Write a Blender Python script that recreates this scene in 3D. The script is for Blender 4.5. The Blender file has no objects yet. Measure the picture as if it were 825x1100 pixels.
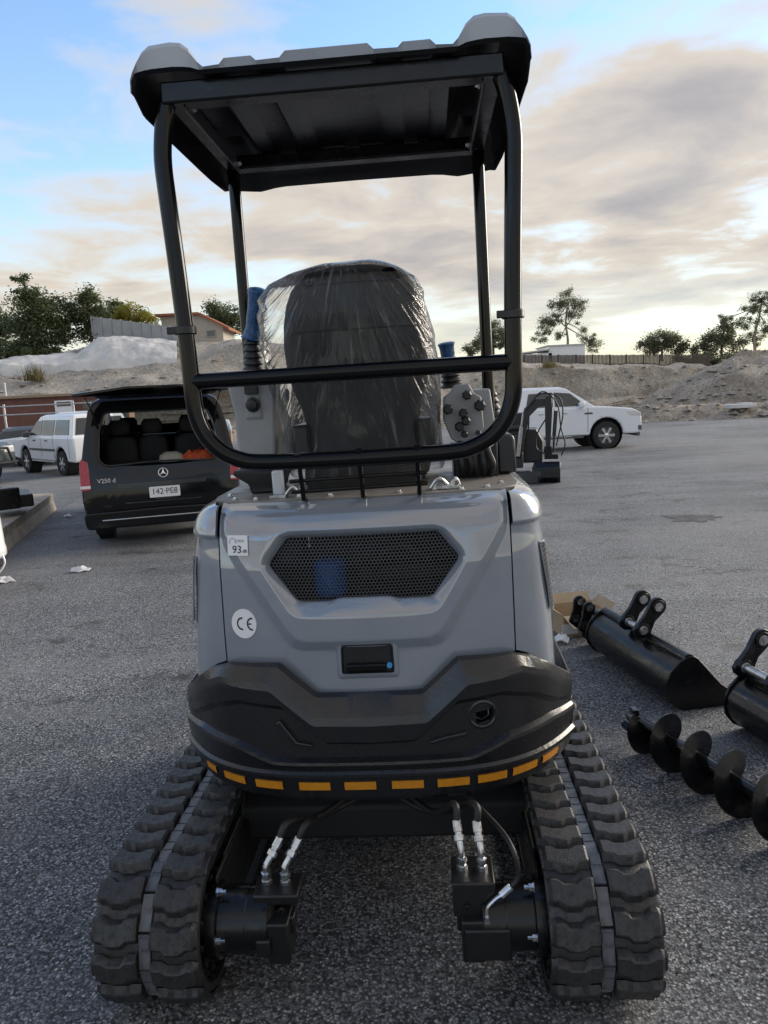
import bpy, bmesh, math, random
from math import sin, cos, pi, radians as rad
from mathutils import Vector, Matrix, noise as mnoise

random.seed(7)
scn = bpy.context.scene
COL = scn.collection

# ------------------------------------------------------------------ camera
cam_data = bpy.data.cameras.new("camera")
cam = bpy.data.objects.new("camera", cam_data)
COL.objects.link(cam)
cam_data.sensor_fit = 'VERTICAL'
cam_data.sensor_height = 36.0
cam_data.sensor_width = 27.0
cam_data.lens = 36.0 * 794.0 / 1100.0
cam_data.clip_start = 0.05
cam_data.clip_end = 3000.0
cam.matrix_world = (Matrix.Translation((0, 0, 1.65)) @ Matrix.Rotation(rad(90 - 9.4), 4, 'X')
                    @ Matrix.Rotation(rad(-2.7), 4, 'Z'))
scn.camera = cam

# ------------------------------------------------------------------ sky, sun, exposure
SUN_AZ, SUN_EL = rad(62), rad(19)
world = bpy.data.worlds.new("World")
scn.world = world
world.use_nodes = True
wn, wl = world.node_tree.nodes, world.node_tree.links
wn.clear()


def W(t, **kw):
    n = wn.new(t)
    for k, v in kw.items():
        setattr(n, k, v)
    return n


def wmath(op, a, b=None, clamp=False):
    n = W('ShaderNodeMath', operation=op, use_clamp=clamp)
    for i, v in enumerate((a, b)):
        if v is None:
            continue
        if isinstance(v, (int, float)):
            n.inputs[i].default_value = v
        else:
            wl.new(v, n.inputs[i])
    return n.outputs[0]


sky = W('ShaderNodeTexSky', sky_type='NISHITA')
sky.sun_disc = False
sky.sun_elevation = SUN_EL
sky.sun_rotation = SUN_AZ
sky.altitude = 50
sky.air_density = 1.0
sky.dust_density = 0.15
sky.ozone_density = 2.6
tc = W('ShaderNodeTexCoord')
sep = W('ShaderNodeSeparateXYZ')
wl.new(tc.outputs['Generated'], sep.inputs[0])
zz = wmath('ADD', wmath('MAXIMUM', sep.outputs[2], 0.0), 0.10)
cxyz = W('ShaderNodeCombineXYZ')
wl.new(wmath('DIVIDE', sep.outputs[0], zz), cxyz.inputs[0])
wl.new(wmath('DIVIDE', sep.outputs[1], zz), cxyz.inputs[1])


def cloud_noise(scale, loc, detail, rough, sx=1.0, sy=1.0, dist=0.0):
    mp = W('ShaderNodeMapping')
    mp.inputs['Location'].default_value = loc
    mp.inputs['Scale'].default_value = (sx, sy, 1)
    wl.new(cxyz.outputs[0], mp.inputs[0])
    nz = W('ShaderNodeTexNoise')
    nz.inputs['Scale'].default_value = scale
    nz.inputs['Detail'].default_value = detail
    nz.inputs['Roughness'].default_value = rough
    nz.inputs['Distortion'].default_value = dist
    wl.new(mp.outputs[0], nz.inputs['Vector'])
    return nz.outputs['Fac']


def wramp(fac, stops):
    r = W('ShaderNodeValToRGB')
    el = r.color_ramp.elements
    while len(el) < len(stops):
        el.new(0.5)
    for e, (p, c) in zip(el, stops):
        e.position = p
        e.color = (c, c, c, 1) if isinstance(c, (int, float)) else (*c, 1)
    wl.new(fac, r.inputs[0])
    return r.outputs[0]


CL_LOC = (-12.22, -2.31, 0.0)
big = cloud_noise(0.42, CL_LOC, 3, 0.5)
fine = cloud_noise(1.7, (5.2, 3.0, 1.0), 8, 0.56, dist=0.3)
dens = wmath('ADD', wmath('MULTIPLY', big, 0.60), wmath('MULTIPLY', fine, 0.40))
mask = wramp(dens, [(0.435, 0.0), (0.52, 1.0)])
core = wramp(dens, [(0.45, (1.15, 1.05, 0.88)), (0.53, (0.98, 0.87, 0.74)), (0.595, (0.72, 0.655, 0.615)), (0.67, (0.54, 0.505, 0.505))])
cl_mul = W('ShaderNodeMix', data_type='RGBA', blend_type='MULTIPLY')
cl_mul.inputs['Factor'].default_value = 1.0
wl.new(core, cl_mul.inputs[6])
cl_mul.inputs[7].default_value = (2.35, 2.35, 2.35, 1)
cmix = W('ShaderNodeMix', data_type='RGBA')
wl.new(wmath('MULTIPLY', wmath('MULTIPLY', mask, wramp(sep.outputs[2], [(0.02, 0.35), (0.14, 1.0)])), 0.95), cmix.inputs['Factor'])
# a veil of thin haze thickens towards the horizon all the way round
veil = W('ShaderNodeMix', data_type='RGBA')
wl.new(wramp(sep.outputs[2], [(0.0, 0.86), (0.10, 0.62), (0.24, 0.12), (0.45, 0.0)]), veil.inputs['Factor'])
wl.new(sky.outputs[0], veil.inputs[6])
veil.inputs[7].default_value = (2.45, 2.18, 1.68, 1)
wl.new(veil.outputs[2], cmix.inputs[6])
wl.new(cl_mul.outputs[2], cmix.inputs[7])
bg = W('ShaderNodeBackground')
bg.inputs['Strength'].default_value = 0.135
wl.new(cmix.outputs[2], bg.inputs['Color'])
wo = W('ShaderNodeOutputWorld')
wl.new(bg.outputs[0], wo.inputs['Surface'])

sun_d = bpy.data.lights.new("sun", 'SUN')
sun_d.energy = 1.6
sun_d.angle = rad(30)
sun_d.color = (1.0, 0.90, 0.76)
sun = bpy.data.objects.new("sun", sun_d)
COL.objects.link(sun)
sv = Vector((sin(SUN_AZ) * cos(SUN_EL), cos(SUN_AZ) * cos(SUN_EL), sin(SUN_EL)))
sun.rotation_euler = sv.to_track_quat('Z', 'Y').to_euler()
sun.location = sv * 50

vs = scn.view_settings
scn.display_settings.display_device = 'sRGB'
vs.view_transform = 'Standard'
vs.look = 'None'
vs.exposure = 1.27
vs.gamma = 1.0
vs.use_curve_mapping = False


# ------------------------------------------------------------------ materials
def mat(name, c1, c2=None, rough=0.5, rvar=0.0, metal=0.0, coat=0.0, nscale=6.0, ndetail=5.0,
        bump=0.0, bscale=80.0, spec=0.5, lo=0.35, hi=0.65, bdist=0.004, crough=0.06):
    m = bpy.data.materials.new(name)
    m.use_nodes = True
    nt = m.node_tree
    N, L = nt.nodes, nt.links
    p = N['Principled BSDF']
    p.inputs['Roughness'].default_value = rough
    p.inputs['Metallic'].default_value = metal
    p.inputs['Coat Weight'].default_value = coat
    p.inputs['Coat Roughness'].default_value = crough
    p.inputs['Specular IOR Level'].default_value = spec
    c2 = c2 or tuple(v * 0.82 for v in c1)
    t = N.new('ShaderNodeTexCoord')
    nz = N.new('ShaderNodeTexNoise')
    nz.inputs['Scale'].default_value = nscale
    nz.inputs['Detail'].default_value = ndetail
    nz.inputs['Roughness'].default_value = 0.6
    L.new(t.outputs['Object'], nz.inputs['Vector'])
    r = N.new('ShaderNodeValToRGB')
    r.color_ramp.elements[0].position = lo
    r.color_ramp.elements[1].position = hi
    r.color_ramp.elements[0].color = (*c2, 1)
    r.color_ramp.elements[1].color = (*c1, 1)
    L.new(nz.outputs['Fac'], r.inputs[0])
    L.new(r.outputs[0], p.inputs['Base Color'])
    if rvar:
        mr = N.new('ShaderNodeMapRange')
        mr.inputs['From Min'].default_value = 0.3
        mr.inputs['From Max'].default_value = 0.7
        mr.inputs['To Min'].default_value = max(0.02, rough - rvar)
        mr.inputs['To Max'].default_value = min(1, rough + rvar)
        L.new(nz.outputs['Fac'], mr.inputs['Value'])
        L.new(mr.outputs[0], p.inputs['Roughness'])
    if bump:
        n2 = N.new('ShaderNodeTexNoise')
        n2.inputs['Scale'].default_value = bscale
        n2.inputs['Detail'].default_value = 4
        L.new(t.outputs['Object'], n2.inputs['Vector'])
        b = N.new('ShaderNodeBump')
        b.inputs['Strength'].default_value = bump
        b.inputs['Distance'].default_value = bdist
        L.new(n2.outputs['Fac'], b.inputs['Height'])
        L.new(b.outputs[0], p.inputs['Normal'])
    return m


def emis(name, col, s):
    m = mat(name, col)
    p = m.node_tree.nodes['Principled BSDF']
    p.inputs['Emission Color'].default_value = (*col, 1)
    p.inputs['Emission Strength'].default_value = s
    return m


M = {}
M['paint_grey'] = mat('paint_grey', (0.218, 0.248, 0.294), (0.195, 0.222, 0.268), rough=0.22, rvar=0.04, coat=1.0, nscale=3, crough=0.035, bump=0.03, bscale=220, bdist=0.001)
M['roof_grey'] = mat('roof_grey', (0.44, 0.48, 0.54), (0.38, 0.42, 0.48), rough=0.32, rvar=0.08, coat=0.3, nscale=3)
M['paint_grey'].node_tree.nodes['Principled BSDF'].inputs['Coat IOR'].default_value = 2.0
M['black_plastic'] = mat('black_plastic', (0.013, 0.014, 0.017), rough=0.42, rvar=0.1, bump=0.15, bscale=160)
M['liner'] = mat('liner', (0.008, 0.009, 0.012), (0.014, 0.015, 0.019), rough=0.30, rvar=0.1, nscale=2)
M['cast_black'] = mat('cast_black', (0.007, 0.008, 0.011), (0.013, 0.0135, 0.015), rough=0.26, rvar=0.08, spec=0.6, bump=0.35, bscale=75, nscale=9, bdist=0.003)
M['gloss_black'] = mat('gloss_black', (0.0035, 0.004, 0.005), rough=0.13, rvar=0.03, spec=0.28, nscale=5)
M['steel_black'] = mat('steel_black', (0.005, 0.0055, 0.0065), (0.026, 0.025, 0.024), rough=0.26, rvar=0.12, spec=0.4, nscale=9, ndetail=9, bump=0.10, bscale=60, lo=0.30, hi=0.44)
M['frame_black'] = mat('frame_black', (0.006, 0.0065, 0.008), (0.011, 0.011, 0.0115), rough=0.4, rvar=0.15, nscale=10, bump=0.1, bscale=60)
M['rubber'] = mat('rubber', (0.011, 0.012, 0.014), (0.030, 0.030, 0.031), rough=0.50, rvar=0.12, nscale=70, ndetail=6, bump=0.35, bscale=170, lo=0.40, hi=0.66)
M['rubber_link'] = mat('rubber_link', (0.11, 0.117, 0.13), (0.055, 0.058, 0.065), rough=0.32, rvar=0.15, nscale=30, bump=0.2, bscale=120)
M['tyre'] = mat('tyre', (0.014, 0.014, 0.015), (0.028, 0.027, 0.026), rough=0.8, nscale=20)
M['zinc'] = mat('zinc', (0.72, 0.73, 0.75), (0.45, 0.46, 0.48), rough=0.28, rvar=0.1, metal=1.0, nscale=40)
M['steel'] = mat('steel', (0.55, 0.56, 0.58), (0.35, 0.35, 0.36), rough=0.35, rvar=0.1, metal=1.0, nscale=30)
M['hose'] = mat('hose', (0.012, 0.012, 0.013), rough=0.5, bump=0.4, bscale=300)
M['reflector'] = mat('reflector', (0.60, 0.25, 0.018), (0.52, 0.20, 0.014), rough=0.3, nscale=50)
M['sticker_white'] = mat('sticker_white', (0.80, 0.81, 0.82), (0.75, 0.76, 0.78), rough=0.35, nscale=10)
M['ink'] = mat('ink', (0.02, 0.02, 0.025), rough=0.5)
M['ink_faint'] = mat('ink_faint', (0.42, 0.44, 0.50), rough=0.5)
M['console_grey'] = mat('console_grey', (0.30, 0.31, 0.32), (0.25, 0.26, 0.27), rough=0.5, rvar=0.08, bump=0.1, bscale=200)
M['seat_black'] = mat('seat_black', (0.018, 0.019, 0.022), (0.026, 0.027, 0.031), rough=0.55, bump=0.3, bscale=220)
M['seat_shell'] = mat('seat_shell', (0.03, 0.032, 0.037), (0.022, 0.023, 0.027), rough=0.45, bump=0.2, bscale=250)
M['blue_wrap'] = mat('blue_wrap', (0.022, 0.105, 0.27), (0.012, 0.055, 0.16), rough=0.3, nscale=60, bump=0.7, bscale=110, bdist=0.006)
M['blue_part'] = mat('blue_part', (0.02, 0.14, 0.50), (0.015, 0.10, 0.38), rough=0.4)
M['deck_plate'] = mat('deck_plate', (0.16, 0.15, 0.14), (0.24, 0.22, 0.195), rough=0.5, rvar=0.15, nscale=14, bump=0.1)
M['dark_void'] = mat('dark_void', (0.012, 0.013, 0.015), rough=0.7)
M['card'] = mat('card', (0.42, 0.32, 0.215), (0.36, 0.27, 0.175), rough=0.85, nscale=12, bump=0.1, bscale=60)
M['card_in'] = mat('card_in', (0.36, 0.275, 0.185), (0.31, 0.235, 0.15), rough=0.9, nscale=12)
M['paper'] = mat('paper', (0.78, 0.79, 0.80), (0.70, 0.71, 0.73), rough=0.7)
M['white_paint'] = mat('white_paint', (0.82, 0.84, 0.87), (0.79, 0.81, 0.85), rough=0.25, coat=0.6, nscale=2)
M['grey_trim'] = mat('grey_trim', (0.10, 0.105, 0.11), rough=0.55)
M['car_glass'] = mat('car_glass', (0.022, 0.030, 0.036), (0.040, 0.05, 0.056), rough=0.05, spec=0.8, nscale=2)
M['car_black'] = mat('car_black', (0.004, 0.0045, 0.006), rough=0.12, spec=0.45, nscale=2)
M['red_lens'] = mat('red_lens', (0.42, 0.012, 0.018), (0.30, 0.008, 0.012), rough=0.15, coat=0.5, nscale=30)
M['white_lens'] = mat('white_lens', (0.75, 0.72, 0.72), rough=0.2, coat=0.5)
M['chrome'] = mat('chrome', (0.82, 0.83, 0.85), rough=0.14, metal=1.0)
M['interior'] = mat('interior', (0.014, 0.014, 0.016), rough=0.75)
M['beige'] = mat('beige', (0.42, 0.38, 0.33), rough=0.7)
M['orange_net'] = mat('orange_net', (0.62, 0.10, 0.025), (0.42, 0.05, 0.015), rough=0.6, nscale=30, bump=0.8, bscale=40, bdist=0.02)
M['concrete'] = mat('concrete', (0.40, 0.355, 0.30), (0.27, 0.24, 0.205), rough=0.9, nscale=5, ndetail=8, bump=0.5, bscale=30, bdist=0.02)
M['shotcrete'] = mat('shotcrete', (0.70, 0.69, 0.67), (0.48, 0.475, 0.47), rough=0.95, nscale=0.7, ndetail=9, bump=0.8, bscale=2.0, bdist=0.15)
M['brick_wall'] = mat('brick_wall', (0.20, 0.09, 0.07), (0.15, 0.07, 0.055), rough=0.9, nscale=3)
M['roof_tan'] = mat('roof_tan', (0.36, 0.26, 0.18), rough=0.8)
M['roof_tile'] = mat('roof_tile', (0.36, 0.13, 0.06), (0.27, 0.09, 0.045), rough=0.8, nscale=5)
M['render_wall'] = mat('render_wall', (0.48, 0.44, 0.38), rough=0.9)
M['fence_grey'] = mat('fence_grey', (0.36, 0.37, 0.38), (0.29, 0.30, 0.31), rough=0.6, nscale=1.5)
M['fence_wood'] = mat('fence_wood', (0.13, 0.10, 0.08), (0.08, 0.065, 0.052), rough=0.9, nscale=3)
M['galv'] = mat('galv', (0.5, 0.51, 0.52), rough=0.45, metal=0.6)
M['bark'] = mat('bark', (0.16, 0.13, 0.10), (0.09, 0.07, 0.055), rough=0.9, nscale=3, bump=0.4, bscale=8, bdist=0.03)
M['bark_pale'] = mat('bark_pale', (0.34, 0.29, 0.23), (0.20, 0.165, 0.13), rough=0.85, nscale=2)
M['skin'] = mat('skin', (0.42, 0.25, 0.18), rough=0.55)
M['hair'] = mat('hair', (0.025, 0.017, 0.012), rough=0.6, bump=0.4, bscale=120)
M['shirt'] = mat('shirt', (0.50, 0.58, 0.68), (0.42, 0.50, 0.60), rough=0.8, nscale=8)
M['trousers'] = mat('trousers', (0.03, 0.035, 0.05), rough=0.85)
M['exc_dark'] = mat('exc_dark', (0.018, 0.020, 0.025), (0.012, 0.013, 0.016), rough=0.35, coat=0.2, nscale=4)


def leaf_mat(name, a, b):
    m = bpy.data.materials.new(name)
    m.use_nodes = True
    nt = m.node_tree
    N, L = nt.nodes, nt.links
    p = N['Principled BSDF']
    p.inputs['Roughness'].default_value = 0.6
    t = N.new('ShaderNodeTexCoord')
    nz = N.new('ShaderNodeTexNoise')
    nz.inputs['Scale'].default_value = 1.3
    nz.inputs['Detail'].default_value = 6
    L.new(t.outputs['Object'], nz.inputs['Vector'])
    r = N.new('ShaderNodeValToRGB')
    r.color_ramp.elements[0].position = 0.36
    r.color_ramp.elements[1].position = 0.64
    r.color_ramp.elements[0].color = (*a, 1)
    r.color_ramp.elements[1].color = (*b, 1)
    L.new(nz.outputs['Fac'], r.inputs[0])
    L.new(r.outputs[0], p.inputs['Base Color'])
    tr = N.new('ShaderNodeBsdfTranslucent')
    L.new(r.outputs[0], tr.inputs['Color'])
    mx = N.new('ShaderNodeMixShader')
    mx.inputs[0].default_value = 0.5
    L.new(p.outputs[0], mx.inputs[1])
    L.new(tr.outputs[0], mx.inputs[2])
    L.new(mx.outputs[0], N['Material Output'].inputs['Surface'])
    return m


M['leaf_dark'] = leaf_mat('leaf_dark', (0.060, 0.082, 0.040), (0.165, 0.200, 0.090))
M['leaf_gum'] = leaf_mat('leaf_gum', (0.105, 0.120, 0.072), (0.25, 0.255, 0.16))
M['leaf_yellow'] = leaf_mat('leaf_yellow', (0.16, 0.17, 0.03), (0.42, 0.36, 0.07))
M['grass_dry'] = leaf_mat('grass_dry', (0.11, 0.10, 0.04), (0.22, 0.18, 0.07))


def film_mat():
    m = bpy.data.materials.new('plastic_film')
    m.use_nodes = True
    nt = m.node_tree
    N, L = nt.nodes, nt.links
    N.remove(N['Principled BSDF'])
    t = N.new('ShaderNodeTexCoord')
    sx = N.new('ShaderNodeSeparateXYZ')
    L.new(t.outputs['Object'], sx.inputs[0])

    def mth(op, a_, b_=None):
        q = N.new('ShaderNodeMath')
        q.operation = op
        for k_, v_ in enumerate((a_, b_)):
            if v_ is None:
                continue
            if isinstance(v_, (int, float)):
                q.inputs[k_].default_value = v_
            else:
                L.new(v_, q.inputs[k_])
        return q.outputs[0]
    # folds fan out from where the film is bunched at the top of the backrest
    dz_ = mth('ADD', mth('SUBTRACT', 2.06, sx.outputs[2]), 0.14)
    fan = mth('DIVIDE', mth('ADD', sx.outputs[0], 0.03), dz_)
    cb_ = N.new('ShaderNodeCombineXYZ')
    L.new(mth('MULTIPLY', fan, 1.0), cb_.inputs[0])
    L.new(mth('MULTIPLY', sx.outputs[1], 0.6), cb_.inputs[1])
    L.new(mth('MULTIPLY', sx.outputs[2], 0.22), cb_.inputs[2])
    nz = N.new('ShaderNodeTexNoise')
    nz.inputs['Scale'].default_value = 24
    nz.inputs['Detail'].default_value = 3
    nz.inputs['Roughness'].default_value = 0.55
    nz.inputs['Distortion'].default_value = 0.4
    L.new(cb_.outputs[0], nz.inputs['Vector'])
    b = N.new('ShaderNodeBump')
    b.inputs['Strength'].default_value = 0.8
    b.inputs['Distance'].default_value = 0.016
    L.new(nz.outputs['Fac'], b.inputs['Height'])
    tr = N.new('ShaderNodeBsdfTransparent')
    tr.inputs[0].default_value = (0.95, 0.955, 0.96, 1)
    gl = N.new('ShaderNodeBsdfGlossy')
    gl.inputs['Roughness'].default_value = 0.09
    L.new(b.outputs[0], gl.inputs['Normal'])
    df = N.new('ShaderNodeBsdfTranslucent')
    df.inputs[0].default_value = (0.82, 0.82, 0.80, 1)
    dd = N.new('ShaderNodeBsdfDiffuse')
    dd.inputs[0].default_value = (0.8, 0.8, 0.8, 1)
    m1 = N.new('ShaderNodeMixShader')
    m1.inputs[0].default_value = 0.35
    L.new(df.outputs[0], m1.inputs[1])
    L.new(dd.outputs[0], m1.inputs[2])
    fr = N.new('ShaderNodeFresnel')
    fr.inputs[0].default_value = 1.35
    L.new(b.outputs[0], fr.inputs['Normal'])
    # milky along the folds
    rp = N.new('ShaderNodeValToRGB')
    rp.color_ramp.elements[0].position = 0.575
    rp.color_ramp.elements[0].color = (0.03, 0.03, 0.03, 1)
    rp.color_ramp.elements[1].position = 0.72
    rp.color_ramp.elements[1].color = (0.34, 0.34, 0.34, 1)
    L.new(nz.outputs['Fac'], rp.inputs[0])
    m2 = N.new('ShaderNodeMixShader')
    lw = N.new('ShaderNodeLayerWeight')
    lw.inputs['Blend'].default_value = 0.5
    milk = mth('ADD', rp.outputs[0], mth('MULTIPLY', mth('POWER', lw.outputs['Facing'], 2.2), 0.55))
    L.new(milk, m2.inputs[0])
    L.new(tr.outputs[0], m2.inputs[1])
    L.new(m1.outputs[0], m2.inputs[2])
    m3 = N.new('ShaderNodeMixShader')
    L.new(fr.outputs[0], m3.inputs[0])
    L.new(m2.outputs[0], m3.inputs[1])
    L.new(gl.outputs[0], m3.inputs[2])
    L.new(m3.outputs[0], N['Material Output'].inputs['Surface'])
    return m


M['film'] = film_mat()


def glass_mat(name, tint, rough=0.02):
    m = bpy.data.materials.new(name)
    m.use_nodes = True
    nt = m.node_tree
    N, L = nt.nodes, nt.links
    N.remove(N['Principled BSDF'])
    tr = N.new('ShaderNodeBsdfTransparent')
    tr.inputs[0].default_value = (*tint, 1)
    gl = N.new('ShaderNodeBsdfGlossy')
    gl.inputs['Roughness'].default_value = rough
    fr = N.new('ShaderNodeFresnel')
    fr.inputs[0].default_value = 1.5
    mx = N.new('ShaderNodeMixShader')
    L.new(fr.outputs[0], mx.inputs[0])
    L.new(tr.outputs[0], mx.inputs[1])
    L.new(gl.outputs[0], mx.inputs[2])
    L.new(mx.outputs[0], N['Material Output'].inputs['Surface'])
    return m


M['clear_glass'] = glass_mat('clear_glass', (0.72, 0.78, 0.78))
M['tint_glass'] = glass_mat('tint_glass', (0.10, 0.11, 0.115))


def asphalt_mat():
    m = bpy.data.materials.new('asphalt')
    m.use_nodes = True
    nt = m.node_tree
    N, L = nt.nodes, nt.links
    p = N['Principled BSDF']
    g = N.new('ShaderNodeNewGeometry')
    pos = g.outputs['Position']

    def noise(scale, detail=5, rough=0.6, src=pos):
        n = N.new('ShaderNodeTexNoise')
        n.inputs['Scale'].default_value = scale
        n.inputs['Detail'].default_value = detail
        n.inputs['Roughness'].default_value = rough
        L.new(src, n.inputs['Vector'])
        return n.outputs['Fac']

    def ramp(fac, stops):
        r = N.new('ShaderNodeValToRGB')
        el = r.color_ramp.elements
        while len(el) < len(stops):
            el.new(0.5)
        for e, (q, c) in zip(el, stops):
            e.position = q
            e.color = (*c, 1) if isinstance(c, tuple) else (c, c, c, 1)
        L.new(fac, r.inputs[0])
        return r.outputs[0]

    def mix(fac, a, b, bt='MIX'):
        x = N.new('ShaderNodeMix')
        x.data_type = 'RGBA'
        x.blend_type = bt
        if isinstance(fac, float):
            x.inputs['Factor'].default_value = fac
        else:
            L.new(fac, x.inputs['Factor'])
        for i, v in ((6, a), (7, b)):
            if isinstance(v, tuple):
                x.inputs[i].default_value = (*v, 1)
            else:
                L.new(v, x.inputs[i])
        return x.outputs[2]

    # warp the lookup a little so the chips are not a regular net
    wv = N.new('ShaderNodeTexNoise')
    wv.inputs['Scale'].default_value = 60
    L.new(pos, wv.inputs['Vector'])
    va = N.new('ShaderNodeVectorMath')
    va.operation = 'SCALE'
    va.inputs['Scale'].default_value = 0.014
    L.new(wv.outputs['Color'], va.inputs[0])
    vb = N.new('ShaderNodeVectorMath')
    vb.operation = 'ADD'
    L.new(pos, vb.inputs[0])
    L.new(va.outputs[0], vb.inputs[1])
    vo = N.new('ShaderNodeTexVoronoi')
    vo.inputs['Scale'].default_value = 108
    L.new(vb.outputs[0], vo.inputs['Vector'])
    ve = N.new('ShaderNodeTexVoronoi')
    ve.feature = 'SMOOTH_F1'
    ve.inputs['Scale'].default_value = 108
    ve.inputs['Smoothness'].default_value = 0.35
    L.new(vb.outputs[0], ve.inputs['Vector'])
    sepc = N.new('ShaderNodeSeparateColor')
    L.new(vo.outputs['Color'], sepc.inputs[0])
    chip = ramp(sepc.outputs[0], [(0.0, (0.060, 0.066, 0.078)), (0.50, (0.205, 0.220, 0.250)), (0.86, (0.375, 0.394, 0.425)), (0.975, (0.54, 0.545, 0.55)), (1.0, (0.68, 0.67, 0.64))])
    gap = ramp(ve.outputs['Distance'], [(0.30, 1.0), (0.66, 0.10)])
    col = mix(1.0, chip, gap, 'MULTIPLY')
    grit = noise(420, 4, 0.7)
    col = mix(1.0, col, ramp(grit, [(0.34, 0.55), (0.66, 1.45)]), 'MULTIPLY')
    sizes = noise(38, 3, 0.6)
    col = mix(ramp(sizes, [(0.54, 0.0), (0.66, 0.75)]), col, mix(1.0, (0.17, 0.182, 0.205), ramp(grit, [(0.30, 0.3), (0.70, 1.6)]), 'MULTIPLY'))
    big = noise(0.55, 6, 0.62)
    col = mix(ramp(big, [(0.36, 0.0), (0.64, 1.0)]), mix(1.0, col, (0.88, 0.88, 0.89), 'MULTIPLY'), mix(1.0, col, (1.62, 1.60, 1.56), 'MULTIPLY'))
    # old oil drips and scuffs
    st = noise(1.9, 7, 0.7)
    col = mix(ramp(st, [(0.34, 0.85), (0.41, 0.0)]), col, (0.020, 0.020, 0.021))
    # dusty bleached areas
    du = noise(0.13, 8, 0.6)
    col = mix(ramp(du, [(0.46, 0.0), (0.60, 0.50)]), col, (0.30, 0.30, 0.295))
    # hairline cracks, only here and there
    cw_ = N.new('ShaderNodeTexNoise')
    cw_.inputs['Scale'].default_value = 2.2
    cw_.inputs['Detail'].default_value = 6
    L.new(pos, cw_.inputs['Vector'])
    cs_ = N.new('ShaderNodeVectorMath')
    cs_.operation = 'SCALE'
    cs_.inputs['Scale'].default_value = 0.55
    L.new(cw_.outputs['Color'], cs_.inputs[0])
    ca_ = N.new('ShaderNodeVectorMath')
    ca_.operation = 'ADD'
    L.new(pos, ca_.inputs[0])
    L.new(cs_.outputs[0], ca_.inputs[1])
    vc_ = N.new('ShaderNodeTexVoronoi')
    vc_.feature = 'DISTANCE_TO_EDGE'
    vc_.inputs['Scale'].default_value = 0.42
    L.new(ca_.outputs[0], vc_.inputs['Vector'])
    crack = ramp(vc_.outputs['Distance'], [(0.0, 1.0), (0.007, 0.0)])
    where = ramp(noise(0.16, 3), [(0.50, 0.0), (0.56, 0.8)])
    cm_ = N.new('ShaderNodeMath')
    cm_.operation = 'MULTIPLY'
    L.new(crack, cm_.inputs[0])
    L.new(where, cm_.inputs[1])
    col = mix(cm_.outputs[0], col, (0.03, 0.03, 0.032))
    # long faint scrub marks left by turning wheels
    mp_ = N.new('ShaderNodeMapping')
    mp_.inputs['Scale'].default_value = (0.25, 2.4, 1)
    mp_.inputs['Rotation'].default_value = (0, 0, 0.12)
    L.new(pos, mp_.inputs[0])
    sc_ = noise(0.9, 6, 0.6, mp_.outputs[0])
    col = mix(ramp(sc_, [(0.52, 0.0), (0.68, 0.40)]), col, (0.25, 0.255, 0.27))
    col = mix(ramp(sc_, [(0.30, 0.35), (0.42, 0.0)]), col, (0.05, 0.052, 0.056))
    L.new(col, p.inputs['Base Color'])
    p.inputs['Roughness'].default_value = 0.72
    p.inputs['Specular IOR Level'].default_value = 0.55
    hgt = N.new('ShaderNodeMath')
    hgt.operation = 'MULTIPLY_ADD'
    L.new(ve.outputs['Distance'], hgt.inputs[0])
    hgt.inputs[1].default_value = -1.0
    L.new(sepc.outputs[1], hgt.inputs[2])
    hg2 = N.new('ShaderNodeMath')
    hg2.operation = 'MULTIPLY_ADD'
    L.new(grit, hg2.inputs[0])
    hg2.inputs[1].default_value = 0.8
    L.new(hgt.outputs[0], hg2.inputs[2])
    b = N.new('ShaderNodeBump')
    b.inputs['Strength'].default_value = 1.0
    b.inputs['Distance'].default_value = 0.009
    L.new(hg2.outputs[0], b.inputs['Height'])
    L.new(b.outputs[0], p.inputs['Normal'])
    return m


M['asphalt'] = asphalt_mat()


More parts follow.
